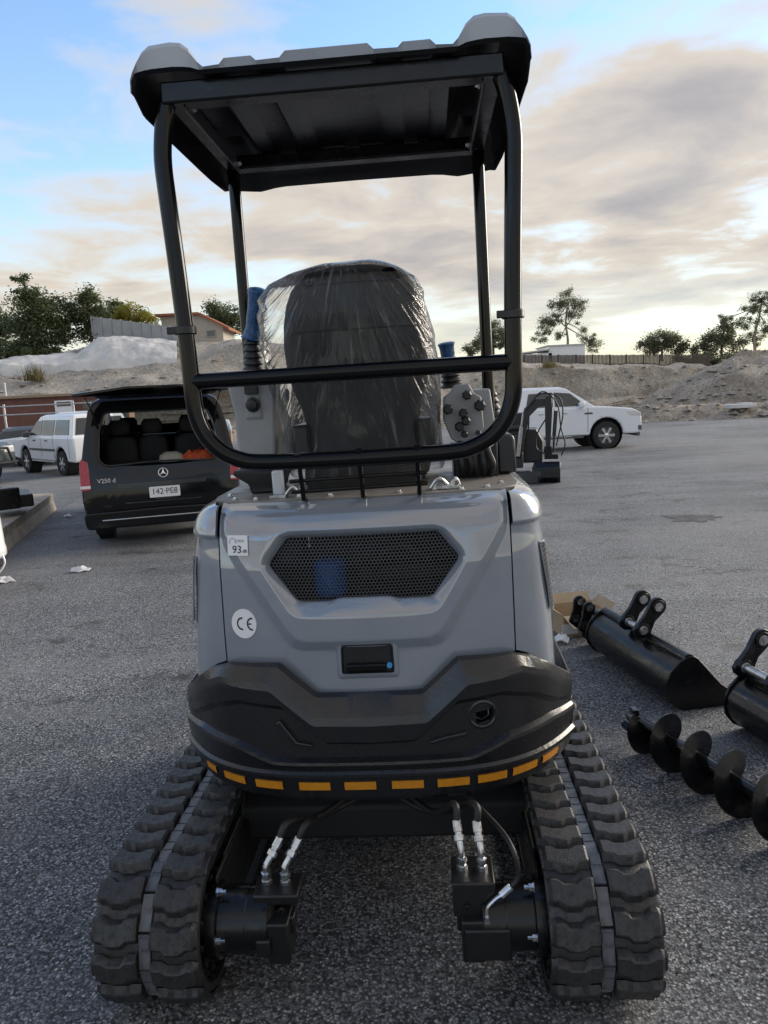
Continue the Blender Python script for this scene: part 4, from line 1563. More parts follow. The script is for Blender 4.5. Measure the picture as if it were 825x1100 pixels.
for sgn in (-1, 1):
    xc = sgn * 0.594
    b = MB()
    ns = 120
    rings = []
    for i in range(ns):
        q, n, t = track_pt(PER * i / ns)
        c = Vector((xc, q.y, q.z))
        rings.append([c + Vector((-TW, 0, 0)) - n * 0.022, c + Vector((-TW, 0, 0)) - n * 0.004, c + Vector((-TW + 0.006, 0, 0)), c + Vector((-0.018, 0, 0)), c + Vector((-0.016, 0, 0)) - n * 0.006,
                      c + Vector((0.016, 0, 0)) - n * 0.006, c + Vector((0.018, 0, 0)), c + Vector((TW - 0.006, 0, 0)), c + Vector((TW, 0, 0)) - n * 0.004, c + Vector((TW, 0, 0)) - n * 0.022])
    rings.append(rings[0])
    b.loft(rings, True)
    belt = b.build('rubber_track', 'rubber', EX, smooth=35)
    for i in range(NL):
        for side in (-1, 1):
            s = PITCH * (i + (0.0 if side * sgn > 0 else 0.22))
            q, n, t = track_pt(s)
            o = link('tread_lug', LUG[side], belt)
            R = Matrix((Vector((1, 0, 0)), n.cross(Vector((1, 0, 0))), n)).transposed().to_4x4()
            R.translation = Vector((xc, q.y, q.z))
            o.matrix_basis = R
        q, n, t = track_pt(PITCH * (i + 0.5))
        o = link('track_link', LNK, belt)
        R = Matrix((Vector((1, 0, 0)), n.cross(Vector((1, 0, 0))), n)).transposed().to_4x4()
        R.translation = Vector((xc, q.y, q.z))
        o.matrix_basis = R
    # sprocket wheel, side frame and idler
    xin = sgn * (0.594 - TW)
    b = MB()
    b.lathe([(0.168, 0.0), (0.172, 0.01), (0.172, 0.02), (0.150, 0.028), (0.145, 0.018), (0.10, 0.016), (0.098, 0.03), (0.05, 0.032)], (xin + sgn * 0.03, TRY0, TRZ), (-sgn, 0, 0), 40)
    spr = b.build('sprocket', 'steel_black', EX, smooth=30)
    for k in range(12):
        a = 2 * pi * k / 12
        MB().lathe([(0.010, 0), (0.010, 0.008), (0.006, 0.010)], (xin + sgn * 0.012, TRY0 + 0.122 * cos(a), TRZ + 0.122 * sin(a)), (-sgn, 0, 0), 6).build('sprocket_bolt', 'frame_black', spr, smooth=20)
    b = MB()
    b.box((xin + sgn * 0.05, 0.36, 0.20), (0.12, 1.05, 0.16))
    b.box((xin - sgn * 0.008, -0.20, 0.235), (0.012, 0.30, 0.20))
    b.build('track_frame', 'frame_black', EX, bevel=0.008)
    b = MB()
    b.lathe([(0.165, 0), (0.165, 0.10), (0.12, 0.11), (0.12, -0.01)], (xin + sgn * 0.09, TRY1, TRZ), (sgn, 0, 0), 32)
    b.build('idler_wheel', 'steel_black', EX)
    # travel motor
    x1, x2 = xin + sgn * 0.0, sgn * 0.290
    b = MB()
    b.lathe([(0.10, 0.0), (0.10, 0.026), (0.088, 0.030), (0.088, abs(x1 - x2) * 0.62), (0.086, abs(x1 - x2) * 0.64), (0.086, abs(x1 - x2)), (0.05, abs(x1 - x2) + 0.012), (0.05, abs(x1 - x2) + 0.03), (0.03, abs(x1 - x2) + 0.032)], (x1, TRY0 - 0.02, TRZ + 0.01), (-sgn, 0, 0), 36)
    mo = b.build('travel_motor', 'steel_black', EX, smooth=30)
    b = MB()
    b.box((sgn * 0.270, TRY0 - 0.01, TRZ + 0.092), (0.115, 0.12, 0.10) if sgn > 0 else (0.125, 0.10, 0.03))
    b.box((sgn * 0.300, TRY0 - 0.085, TRZ - 0.012), (0.12, 0.05, 0.09) if sgn > 0 else (0.04, 0.06, 0.05))
    b.box((sgn * 0.262, TRY0 - 0.05, TRZ - 0.010), (0.06, 0.10, 0.12))
    b.box((sgn * 0.236, TRY0 - 0.04, TRZ + 0.02), (0.03, 0.05, 0.05))
    b.build('valve_block', 'frame_black', mo, bevel=0.005)
    for x, y, z in ((sgn * 0.25, TRY0 - 0.073, TRZ + 0.075), (sgn * 0.295, TRY0 - 0.073, TRZ + 0.075)):
        MB().lathe([(0.009, 0), (0.009, 0.004), (0.004, 0.005), (0.004, 0.001)], (x, y, z), (0, -1, 0), 6).build('socket_screw', 'frame_black', mo, smooth=20)
    for a in (rad(-62), rad(0), rad(58)):
        yy, zz_ = TRY0 - 0.105 * cos(a), TRZ + 0.01 + 0.128 * sin(a)
        MB().lathe([(0.013, 0), (0.013, 0.003), (0.0105, 0.004), (0.0105, 0.014), (0.006, 0.016), (0.006, 0.026)], (xin - sgn * 0.026, yy, zz_), (-sgn, 0, 0), 6).build('wheel_bolt', 'zinc', mo, smooth=20)
    # hydraulic elbows and hoses
    for j, dx in enumerate((-0.030, 0.024)):
        base = Vector((sgn * 0.272 + dx, TRY0 - 0.005 - 0.004 * j, TRZ + (0.142 if sgn > 0 else 0.108)))
        lean = Vector((sgn * -0.004 if sgn > 0 else 0.020, 0.035, 0.0))
        f1 = MB()
        f1.lathe([(0.016, 0), (0.016, 0.010), (0.0125, 0.011), (0.0125, 0.020), (0.015, 0.021), (0.015, 0.032), (0.010, 0.034), (0.010, 0.050)], base, (0, 0, 1), 6)
        top1 = base + Vector((0, 0, 0.048))
        f1.tube(smooth_path([top1, top1 + Vector((lean.x * 0.3, 0.004, 0.012)), top1 + Vector((lean.x * 0.8, 0.012, 0.026))], 4), 0.0095, 10)
        top2 = top1 + Vector((lean.x * 0.8, 0.012, 0.026))
        d2 = Vector((lean.x * 1.2, 0.028, 0.036)).normalized()
        f1.lathe([(0.0145, 0), (0.0145, 0.014), (0.010, 0.015), (0.010, 0.022), (0.0125, 0.023), (0.0125, 0.052), (0.009, 0.053)], top2, d2, 10)
        f1.build('hose_fitting', 'zinc', mo, smooth=25)
        e = top2 + d2 * 0.045
        mid = Vector((sgn * 0.165, -0.17 + 0.03 * j, 0.405 - 0.02 * j))
        MB().tube(smooth_path([e, e + d2 * 0.05, mid, Vector((sgn * (0.05 - 0.02 * j), -0.03, 0.43 - 0.025 * j)), Vector((sgn * 0.0, 0.15, 0.42))], 7), 0.0105, 10).build('hydraulic_hose', 'hose', mo, smooth=60)
    if sgn > 0:
        b = MB()
        base = Vector((0.300, TRY0 - 0.088, TRZ + 0.036))
        b.lathe([(0.013, 0), (0.013, 0.012), (0.010, 0.013), (0.012, 0.014), (0.012, 0.024), (0.007, 0.025)], base, (0, 0, 1), 6)
        pth = smooth_path([base + Vector((0, 0, 0.022)), base + Vector((0.002, 0.002, 0.045)), base + Vector((0.022, 0.006, 0.066)), base + Vector((0.040, 0.008, 0.078))], 4)
        b.tube(pth, 0.0055, 8)
        d2 = Vector((0.7, 0.15, 0.55)).normalized()
        b.lathe([(0.011, 0), (0.011, 0.034), (0.008, 0.036)], pth[-1], d2, 10)
        b.build('drain_fitting', 'zinc', mo, smooth=30)
        e = pth[-1] + d2 * 0.03
        MB().tube(smooth_path([e, e + d2 * 0.03 + Vector((0, 0, 0.01)), e + Vector((0.012, 0.02, 0.10)), Vector((0.335, -0.28, 0.44)), Vector((0.22, -0.10, 0.46)), Vector((0.08, 0.05, 0.43))], 8), 0.007, 10).build('drain_hose', 'hose', mo, smooth=60)

# ------------------------------------------------------------------ banks, mounds and the sprayed slope
def resample(line, n):
    P = [Vector(p) for p in line]
    L = [0]
    for a, b in zip(P, P[1:]):
        L.append(L[-1] + (b - a).length)
    out = []
    for i in range(n):
        s = L[-1] * i / (n - 1)
        for k in range(len(P) - 1):
            if s <= L[k + 1] + 1e-9:
                t = (s - L[k]) / (L[k + 1] - L[k])
                out.append(P[k].lerp(P[k + 1], t))
                break
    return out


M['rock'] = mat('rock', (0.44, 0.40, 0.35), (0.24, 0.215, 0.185), rough=0.95, nscale=1.2, ndetail=8, bump=0.6, bscale=12, bdist=0.03)


def terrain(name, lines, n, sub, amp, fr, m, rocks=0):
    ls = [resample(l, n) for l in lines]
    for q in ls[0]:
        q.z = gz(min(q.y, 66)) - 0.15
    rows = []
    for k in range(len(ls) - 1):
        for j in range(sub):
            t = j / sub
            rows.append([a.lerp(b, t) for a, b in zip(ls[k], ls[k + 1])])
    rows.append(ls[-1])
    for i, r in enumerate(rows):
        if i == 0:
            continue
        for q in r:
            w = mnoise.fractal(q * fr, 1.0, 2.0, 5)
            w2 = mnoise.fractal(q * fr + Vector((9, 4, 2)), 1.0, 2.0, 5)
            q.z += amp * w
            q.y += amp * 1.2 * w2
    b = MB()
    b.loft(rows, closed=False)
    o = b.build(name, m, smooth=60)
    tag(o, kind='structure')
    if rocks:
        rk = random.Random(len(name))
        b = MB()
        for k in range(rocks):
            i = int(rk.random() ** 1.6 * sub * 2.2) + 1
            q = rows[min(i, len(rows) - 1)][rk.randrange(n)]
            r = .05 + .26 * rk.random() ** 4
            ang = rk.uniform(0, pi)
            o_ = len(b.v)
            for j in range(6):
                a = ang + j * pi / 3
                b.v.append((q.x + r * cos(a) * rk.uniform(.7, 1.3), q.y - .1 + r * sin(a) * rk.uniform(.7, 1.3), q.z - .04 + r * rk.uniform(.0, .25)))
            b.v.append((q.x + r * .2, q.y - .1, q.z + r * rk.uniform(.5, .9)))
            b.v.append((q.x - r * .3, q.y - .15, q.z + r * rk.uniform(.4, .8)))
            b.f += [(o_, o_ + 1, o_ + 6), (o_ + 1, o_ + 2, o_ + 7, o_ + 6), (o_ + 2, o_ + 3, o_ + 7), (o_ + 3, o_ + 4, o_ + 7), (o_ + 4, o_ + 5, o_ + 6, o_ + 7), (o_ + 5, o_, o_ + 6)]
        tag(b.build('rubble', 'rock', smooth=0), kind='stuff')
    return o


# main cut bank right across the back of the yard
terrain('earth_bank', [
    [(-75, 40, -1.2), (-40, 42, -1.25), (-20, 42, -1.3), (-8.790, 44.000, -1.288), (0.713, 50.000, -1.439), (8.913, 54.000, -1.663), (16.861, 58.000, -1.961), (27.370, 62.000, -2.028), (40.727, 66.000, -1.986), (75, 66, -1.9)],
    [(-41.237, 44.000, 2.422), (-23.176, 46.000, 2.204), (-17.445, 46.000, 2.388), (-11.712, 46.000, 2.684), (0.884, 54.000, 0.858), (9.617, 58.000, 0.252), (17.733, 61.000, 0.126), (28.642, 65.000, -0.107), (42.486, 69.000, -0.437), (80, 70, -0.2)],
    [(-44.632, 48.000, 4.234), (-24.984, 50.000, 3.830), (-21.314, 50.000, 3.538), (-16.977, 50.000, 3.641), (-12.642, 50.000, 3.743), (-9.054, 52.000, 5.269), (1.096, 58.000, 4.052), (6.983, 59.500, 3.338), (12.235, 60.000, 2.893), (18.023, 62.000, 2.686), (29.021, 66.000, 2.297), (42.963, 70.000, 2.114), (82, 72, 1.5)],
    [(-50.026, 54.000, 5.464), (-27.378, 55.000, 4.842), (-21.267, 55.000, 4.958), (-19.132, 55.000, 5.918), (-13.775, 55.000, 5.407), (-9.740, 56.000, 5.682), (1.178, 62.000, 4.367), (13.052, 64.000, 3.132), (19.185, 66.000, 2.913), (30.776, 70.000, 2.507), (45.408, 74.000, 2.321), (84, 76, 1.6)],
    [(-69.407, 75.000, 7.306), (-37.286, 75.000, 6.363), (-28.939, 75.000, 6.701), (-18.785, 75.000, 6.774), (-13.058, 75.000, 6.870), (1.558, 82.000, 5.244), (17.539, 86.000, 3.641), (25.580, 88.000, 3.334), (40.448, 92.000, 2.777), (58.294, 95.000, 2.512), (95, 95, 1.6)],
    [(-260, 300, -2), (-120, 300, -2), (0, 300, -2), (120, 300, -2), (260, 300, -2)],
], 260, 12, 0.34, 0.55, 'gravel_bank', 1500)
terrain('shotcrete_slope', [
    [(-26.947, 49.000, 3.483), (-24.508, 49.000, 3.609), (-20.973, 49.200, 3.508), (-17.323, 49.200, 3.518), (-13.056, 49.200, 3.619)],
    [(-27.716, 50.600, 4.337), (-25.212, 50.600, 4.405), (-21.567, 50.800, 4.304), (-17.788, 50.800, 4.497), (-13.424, 50.800, 4.296)],
    [(-28.632, 52.400, 4.936), (-26.051, 52.400, 4.943), (-24.103, 52.400, 5.043), (-20.625, 52.400, 5.008), (-19.381, 53.200, 6.137), (-16.530, 53.200, 5.943), (-13.953, 53.200, 5.569)],
    [(-29.770, 54.500, 5.133), (-27.086, 54.500, 5.140), (-25.061, 54.500, 5.244), (-21.437, 54.500, 5.273), (-20.023, 55.000, 6.420), (-17.076, 55.000, 6.219), (-14.413, 55.000, 5.833)],
], 120, 8, 0.14, 0.9, 'shotcrete')
terrain('dirt_mound', [
    [(16.095, 52.000, -1.049), (19.554, 50.000, -0.949), (22.988, 48.000, -0.863), (27.228, 46.000, -0.830), (32.678, 44.000, -0.813)],
    [(19.073, 54.000, 0.010), (21.280, 52.000, 0.705), (23.871, 50.000, 1.442), (28.294, 48.000, 1.436), (34.027, 46.000, 0.899)],
    [(21.516, 56.000, 0.835), (23.510, 55.000, 1.818), (25.863, 54.000, 3.066), (28.396, 54.000, 3.276), (31.888, 52.000, 2.502), (36.931, 50.000, 1.571)],
    [(25.778, 62.000, -0.414), (28.087, 62.000, 0.244), (31.162, 62.000, 0.864), (33.469, 62.000, 1.137), (36.905, 60.000, 0.576), (42.962, 58.000, -0.084)],
], 130, 12, 0.26, 0.55, 'dirt', 700)
terrain('dirt_windrow', [
    [(8.372, 44.000, -0.827), (12.791, 44.000, -0.924), (15.741, 43.000, -0.857), (21.968, 42.000, -0.793), (28.398, 41.000, -0.753)],
    [(8.666, 45.500, -0.345), (13.227, 45.500, -0.332), (16.462, 45.000, -0.077), (22.985, 44.000, -0.142), (29.740, 43.000, -0.228)],
    [(9.138, 48.000, -0.753), (13.954, 48.000, -0.859), (17.567, 48.000, -0.789), (25.097, 48.000, -0.902), (32.546, 47.000, -0.988)],
], 120, 7, 0.16, 1.1, 'dirt', 500)

# ------------------------------------------------------------------ trees
def tree(name, label, base, trunk_pts, blobs, leaf, n, ls, bark='bark', limbs=6, seed=1, trad=0.16, group=None, droop=0.0, aspect=0.5):
    rnd = random.Random(seed)
    t = thing(name, label, 'tree', base, 0, group)
    if group == GL:
        t.scale = (1.0, 1.0, 0.92)
    b = MB()
    top = Vector(trunk_pts[-1])
    path = smooth_path([Vector(p) for p in trunk_pts], 4)
    b.tube(path, [trad * (1 - 0.65 * i / (len(path) - 1)) for i in range(len(path))], 8)
    for (c, r, dn) in blobs:
        c = Vector(c)
        s = path[min(len(path) - 1, int(len(path) * rnd.uniform(0.4, 0.95)))]
        mid = s.lerp(c, 0.5) + Vector((rnd.uniform(-.2, .2), rnd.uniform(-.2, .2), rnd.uniform(-0.1, .25))) * (c - s).length * 0.4
        pp = smooth_path([s, mid, c], 4)
        b.tube(pp, [trad * 0.42 * (1 - 0.8 * i / (len(pp) - 1)) for i in range(len(pp))], 6)
        for k in range(limbs):
            d = Vector((rnd.gauss(0, 1), rnd.gauss(0, 1), rnd.gauss(0, 0.7))).normalized()
            e = c + Vector((d.x * r[0], d.y * r[1], d.z * r[2])) * rnd.uniform(0.5, 0.95)
            s2 = pp[rnd.randrange(len(pp) // 2, len(pp))]
            b.tube([s2, s2.lerp(e, 0.5) + Vector((0, 0, 0.05)), e], [trad * 0.13, trad * 0.09, trad * 0.03], 4)
    b.build('trunk', bark, t, smooth=60)
    b = MB()
    tot = sum(x[2] for x in blobs)
    for (c, r, dn) in blobs:
        c = Vector(c)
        ncl = max(5, int(14 * dn))
        cls = []
        for k in range(ncl):
            d = Vector((rnd.gauss(0, 1), rnd.gauss(0, 1), rnd.gauss(0, 1))).normalized()
            q = rnd.uniform(0.45, 1.0) ** 0.6
            cls.append((c + Vector((d.x * r[0], d.y * r[1], d.z * r[2])) * q, rnd.uniform(0.18, 0.42)))
        m = int(n * dn / tot)
        for k in range(m):
            cc, cr = cls[rnd.randrange(ncl)]
            o = Vector((rnd.gauss(0, 1), rnd.gauss(0, 1), rnd.gauss(0, 0.75))) * cr * 0.85 * (r[0] + r[2]) / 2
            p = cc + o
            u = Vector((rnd.gauss(0, 1), rnd.gauss(0, 1), rnd.gauss(0, 0.6) - droop)).normalized()
            w = u.cross(Vector((rnd.gauss(0, 1), rnd.gauss(0, 1), rnd.gauss(0, 1)))).normalized()
            s = ls * rnd.uniform(0.6, 1.4)
            o_ = len(b.v)
            b.v += [tuple(p - u * s), tuple(p + w * s * aspect), tuple(p + u * s), tuple(p - w * s * aspect)]
            b.f.append((o_, o_ + 1, o_ + 2, o_ + 3))
    b.build('crown', leaf, t, smooth=0, fix=False)
    return t


def bl(cx, cz, rx, rz, dn=1.0, cy=0.0):
    return ((cx, cy, cz), (rx, rx * 0.8, rz), dn)


GL = 'trees on the ridge at left'
GRR = 'trees beyond the right fence'
tree('broadleaf_tree', 'dark green tree cut off by the left edge of the ridge', (-29.701, 60.000, 5.270), [(0, 0, 0), (0, 0, 2), (.1, 0, 3.2)], [bl(0, 3.4, 1.6, 1.6, 2), bl(-.9, 2.4, 1.2, 1.1), bl(.8, 2.2, 1.2, 1.2), bl(-2, 3.4, 1.4, 1.3, 1.4)], 'leaf_dark', 7140, 0.11, seed=3, group=GL)
tree('tall_tree', 'tallest dark tree of the left ridge with a thin spire on top', (-25.005, 57.000, 4.940), [(0, 0, 0), (-.2, 0, 2.5), (-.6, 0, 5), (-.95, 0, 6.6)],
     [bl(0, 2.4, 1.7, 1.5, 2), bl(1.2, 3.6, 1.5, 1.5, 2), bl(-.8, 3.9, 1.5, 1.5, 2), bl(-.1, 4.8, 1.2, .9, 1), bl(-1.0, 5.6, .8, .7, .5), bl(-1.15, 6.5, .55, .5, .3), bl(1.7, 2.0, 1.2, 1.2, 1.2), bl(-1.4, 2.2, 1.2, 1.2, 1)], 'leaf_dark', 14450, 0.11, seed=5, group=GL)
tree('broadleaf_tree', 'rounded dark tree standing just left of the grey hilltop fence', (-21.670, 58.000, 5.523), [(0, 0, 0), (0, 0, 2), (0, 0, 3.6)], [bl(0, 3.6, 1.25, 1.4, 2), bl(-.5, 2.2, 1.1, 1.2, 1.4), bl(.5, 2.3, 1.0, 1.2, 1.4), bl(.2, 4.4, .8, .6, .7)], 'leaf_dark', 8840, 0.10, seed=8, group=GL)
tree('yellow_tree', 'yellow-green bushy tree above the grey hilltop fence', (-18.995, 60.000, 6.651), [(0, 0, 0), (0, 0, 1.2), (.1, 0, 2)], [bl(.1, 1.9, 1.1, .9, 2), bl(-.9, 1.5, .8, .7, .9), bl(.9, 1.3, .9, .8, 1)], 'leaf_yellow', 3400, 0.17, seed=11, group=GL, aspect=0.25)
tree('dark_palm_tree', 'small dark tree tucked behind the yellow-green tree', (-20.914, 62.000, 6.877), [(0, 0, 0), (0, 0, 1.5), (0, 0, 2.2)], [bl(0, 2.2, .9, .8, 1), bl(-.4, 1.3, .8, .8, 1)], 'leaf_dark', 3060, 0.12, seed=12, group=GL)
tree('broadleaf_tree', 'dark tree behind the orange roofed house', (-14.462, 72.000, 6.923), [(0, 0, 0), (0, 0, 1.6), (0, 0, 2.8)], [bl(0, 2.7, 1.7, 1.0, 2), bl(-1.0, 1.8, 1.1, .9, 1), bl(1.1, 1.7, 1.2, .9, 1), bl(0.3, 1.0, 1.5, .9, 1)], 'leaf_dark', 7140, 0.12, seed=14, group=GL)
for i, (px, pr) in enumerate(((0, 1.3), (1, 1.0))):
    base = ((-26.704, 55.000, 4.811), (-25.099, 56.000, 5.042))[i]
    t_ = tree('shrub', ('low dark shrub at the left edge above the sprayed slope', 'low shrub below the tallest ridge tree')[i], base, [(0, 0, 0), (0, 0, .4), (0, 0, .7)], [bl(-.5, .7, pr, .7, 1), bl(.8, .6, pr, .6, 1)], 'leaf_dark', 3400, 0.10, seed=20 + i, group='shrubs above the sprayed slope', trad=0.06)
    t_['category'] = 'shrub'
tree('gum_tree', 'tall airy gum tree beside the white building', (18.165, 72.000, 3.506), [(0, 0, 0), (.1, 0, 2), (-.1, 0, 3.6), (.2, 0, 5.4)],
     [bl(.2, 5.9, 1.0, .75, 1), bl(-.9, 5.2, .8, .6, .8), bl(1.2, 5.0, .9, .6, .8), bl(-2.0, 3.4, 1.0, .8, 1), bl(-1.0, 3.9, .9, .6, .8), bl(.6, 3.9, .8, .6, .6), bl(1.9, 2.4, .9, .7, .8), bl(2.6, 1.2, .8, .8, .8), bl(-2.6, 2.3, .7, .6, .6), bl(-.6, 2.2, .7, .5, .4)], 'leaf_gum', 11362, 0.09, 'bark_pale', limbs=9, seed=31, group=GRR, droop=0.7, aspect=0.3, trad=0.15)
tree('broadleaf_tree', 'low dome-shaped tree behind the middle of the timber fence', (28.025, 74.000, 3.125), [(0, 0, 0), (0, 0, .9), (0, 0, 1.8)], [bl(0, 2.0, 1.5, .8, 2), bl(-1.3, 1.4, 1.1, .8, 1.3), bl(1.3, 1.4, 1.1, .8, 1.3)], 'leaf_gum', 10374, 0.09, limbs=8, seed=33, group=GRR)
tree('broadleaf_tree', 'bushy tree rising behind the dirt mound', (33.899, 74.000, 3.033), [(0, 0, 0), (0, 0, 1.5), (.2, 0, 3.2)], [bl(0, 2.4, 1.3, 1.0, 1.5), bl(-.8, 1.6, 1.2, .9, 1.3), bl(.5, 3.4, .8, .7, .7), bl(1.1, 1.6, 1.1, .9, 1), bl(-1.9, .9, 1.2, .8, 1)], 'leaf_gum', 10374, 0.09, limbs=8, seed=35, group=GRR)
tree('gum_tree', 'open-crowned gum tree at the right edge above the dirt mound', (35.284, 70.000, 2.810), [(0, 0, 0), (-.2, 0, 2), (.2, 0, 4), (.4, 0, 5.6)], [bl(.5, 5.7, .9, .6, 1), bl(-.7, 4.8, .8, .6, .8), bl(1.4, 4.6, .9, .7, 1), bl(-1.3, 3.4, .8, .6, .8), bl(.8, 3.1, 1.0, .7, 1), bl(2.0, 3.0, 1.0, .8, 1), bl(-.2, 1.9, 1.0, .7, 1), bl(-3.4, 3.6, .5, .5, .4)], 'leaf_gum', 10374, 0.09, 'bark_pale', limbs=9, seed=37, group=GRR, droop=0.5, aspect=0.3)
tree('broadleaf_tree', 'tree seen between the right posts of the excavator canopy', (11.444, 74.000, 4.250), [(0, 0, 0), (0, 0, 1.5), (0, 0, 2.6)], [bl(0, 2.5, 1.1, .8, 1.5), bl(-.9, 1.6, 1.0, .8, 1), bl(.8, 1.5, 1.0, .8, 1), bl(-1.8, .9, .9, .7, .8)], 'leaf_gum', 8398, 0.09, limbs=8, seed=39, group=GRR)
tree('shrub', 'low hedge row along the timber fence', (32.550, 72.000, 2.490), [(0, 0, 0), (0, 0, .4), (0, 0, .6)], [bl(-2.6, .6, 1.5, .5, 1), bl(0, .7, 1.5, .6, 1), bl(2.4, .6, 1.5, .5, 1)], 'leaf_gum', 6422, 0.09, seed=41, trad=0.05)['category'] = 'hedge'


def tuft(base, label, n, h, m, seed):
    rnd = random.Random(seed)
    b = MB()
    for k in range(n):
        p = Vector((rnd.gauss(0, .35), rnd.gauss(0, .25), 0))
        d = Vector((rnd.gauss(0, .3), rnd.gauss(0, .3), 1)).normalized() * h * rnd.uniform(.5, 1)
        w = Vector((rnd.gauss(0, 1), rnd.gauss(0, 1), 0)).normalized() * 0.03
        o_ = len(b.v)
        b.v += [tuple(p - w), tuple(p + w), tuple(p + d)]
        b.f.append((o_, o_ + 1, o_ + 2))
    o = b.build('grass_tuft', m, None, smooth=0, fix=False)
    o.location = base
    return tag(o, label, 'grass', 'dry grass tufts')


tuft((-22.127, 48.600, 3.255), 'dry yellow grass tuft at the foot of the sprayed slope', 160, 1.3, 'grass_dry', 51)
tuft((13.629, 59.600, 2.744), 'dry grass clump on the lip of the bank right of the excavator', 130, .8, 'grass_dry', 52)

# ------------------------------------------------------------------ hilltop fence, house, white building, timber fence, shed
fn = thing('panel_fence', 'pale grey metal panel fence on top of the sprayed slope', 'fence', (-17.413, 56.000, 6.035))
A_, B_ = Vector((-21.160, 57.000, 6.681)), Vector((-13.365, 55.000, 5.455))
base_ = Vector(fn.location)
npan = 10
for i in range(npan):
    a, c = A_.lerp(B_, i / npan) - base_, A_.lerp(B_, (i + 0.96) / npan) - base_
    hgt = 1.35 - 0.02 * i
    b = MB()
    b.prism([(0, 0)] + [(q, 0.0) for q in ()] + [(1, 0), (1, 1), (0, 1)], lambda q, t: (a.x + (c.x - a.x) * q[0], a.y + (c.y - a.y) * q[0] + t, a.z + (c.z - a.z) * q[0] - 0.2 + (hgt + 0.2) * q[1]), 0.0, 0.05)
    b.build('panel', 'fence_grey', fn, smooth=0)
    b = MB()
    b.box((a.x, a.y - 0.01, a.z + hgt / 2), (0.10, 0.12, hgt + 0.1))
    b.build('post', 'fence_grey', fn, smooth=0)

hs_ = thing('house', 'house with an orange tiled roof behind the hilltop fence', 'house', (-14.735, 64.000, 6.424))
b = MB()
b.prism([(-3.2, -0.5), (1.9, -0.5), (1.9, 1.1), (0.0, 2.1), (-3.2, 2.1)], lambda q, t: (q[0], t, q[1]), 0, 5)
b.build('wall', 'render_wall', hs_, smooth=0)
b = MB()
b.add([(-3.6, -.5, 2.3), (0.05, -.5, 2.3), (2.5, -.5, .95), (2.5, 5.4, .95), (.05, 5.4, 2.3), (-3.6, 5.4, 2.3), (-3.6, -.5, 2.12), (0.0, -.5, 2.12), (2.5, -.5, .77), (2.5, 5.4, .77), (0, 5.4, 2.12), (-3.6, 5.4, 2.12)],
      [(0, 1, 4, 5), (1, 2, 3, 4), (6, 11, 10, 7), (7, 10, 9, 8), (0, 6, 7, 1), (1, 7, 8, 2), (2, 8, 9, 3), (3, 9, 10, 4), (4, 10, 11, 5), (5, 11, 6, 0)])
b.build('roof', 'roof_tile', hs_, smooth=0)
wo_ = MB()
wo_.box((.9, -.03, .55), (.8, .08, .6))
wf = wo_.build('window', 'fence_grey', hs_, smooth=0)
wo_ = MB()
wo_.box((.9, -.07, .55), (.66, .04, .46))
wo_.build('pane', 'car_glass', wf, smooth=0)

wb = thing('white_building', 'long low white building behind the timber fence', 'building', (16.880, 70.000, 3.490))
b = MB()
b.box((0.9, 3, .55), (3.4, 5, 1.7))
b.build('wall', 'white_paint', wb, smooth=0)
b = MB()
b.box((-2.0, 3.0, .35), (3.0, 5, .9))
b.build('annex', 'white_paint', wb, smooth=0)
b = MB()
b.prism([(-3.8, .8), (-.75, 1.05), (-.75, 1.18), (-3.8, .92)], lambda q, t: (q[0], t, q[1]), 0.2, 5.6)
b.build('annex_roof', 'galv', wb, smooth=0)
b = MB()
b.box((0.9, 3, 1.46), (3.7, 5.3, .12))
b.build('roof', 'galv', wb, smooth=0)

tf = thing('timber_fence', 'weathered dark timber paling fence along the top of the right bank', 'fence', (20.610, 68.000, 2.747))
A_, B_ = Vector((11.760, 68.000, 3.157)), Vector((30.952, 70.000, 2.414))
base_ = Vector(tf.location)
b = MB()
npk = 150
for i in range(npk):
    a = A_.lerp(B_, (i + 0.5) / npk) - base_
    b.box((a.x, a.y, a.z + .45 + random.uniform(-.03, .03)), (0.10, 0.03, 1.15))
o = b.build('palings', 'fence_wood', tf, smooth=0)
tag(o, kind='stuff')
for i in range(13):
    a = A_.lerp(B_, i / 12) - base_
    MB().box((a.x, a.y + .07, a.z + .45), (0.12, 0.10, 1.25)).build('post', 'fence_wood', tf, smooth=0)

sh = thing('brick_shed', 'low red-brown shed at the foot of the left bank', 'shed', (-17.523, 38.000, -0.039))
b = MB()
b.box((-1.5, 2, 1.05), (10.4, 4, 2.1))
b.build('wall', 'brick_wall', sh, smooth=0)
b = MB()
b.box((-1.5, 2, 2.17), (10.8, 4.4, .14))
b.build('roof', 'roof_tan', sh, bevel=0.02)
b = MB()
b.box((1.6, -.05, .95), (.95, .1, 1.9))
dr = b.build('door', 'white_paint', sh, bevel=0.01)
MB().box((1.6, -.10, 1.72), (.7, .06, .22)).build('door_vent', 'car_glass', dr, smooth=0)
MB().box((2.85, -.03, 1.5), (.6, .08, .7)).build('window', 'car_glass', sh, smooth=0)
b = MB()
b.box((4.4, -.6, .95), (1.5, .8, 2.3))
b.build('lean_to', mat('tan_brick', (0.30, 0.19, 0.13), rough=0.9), sh, smooth=0)
pf = thing('pipe_fence', 'galvanised pipe fence in front of the red-brown shed', 'fence', (-16.060, 33.000, 0.058))
for x in (-3.6, -.45, 2.6):
    MB().cyl((x, 0, -.2), (x, 0, 1.72), .05, 10).build('post', 'galv', pf)
for z in (1.25, 1.62):
    MB().cyl((-6, 0, z), (3.4, 0, z), .03, 8).build('rail', 'galv', pf)
wp = MB()
wp.cyl((0, 0, 0), (0, 0, 1.3), .05, 10)
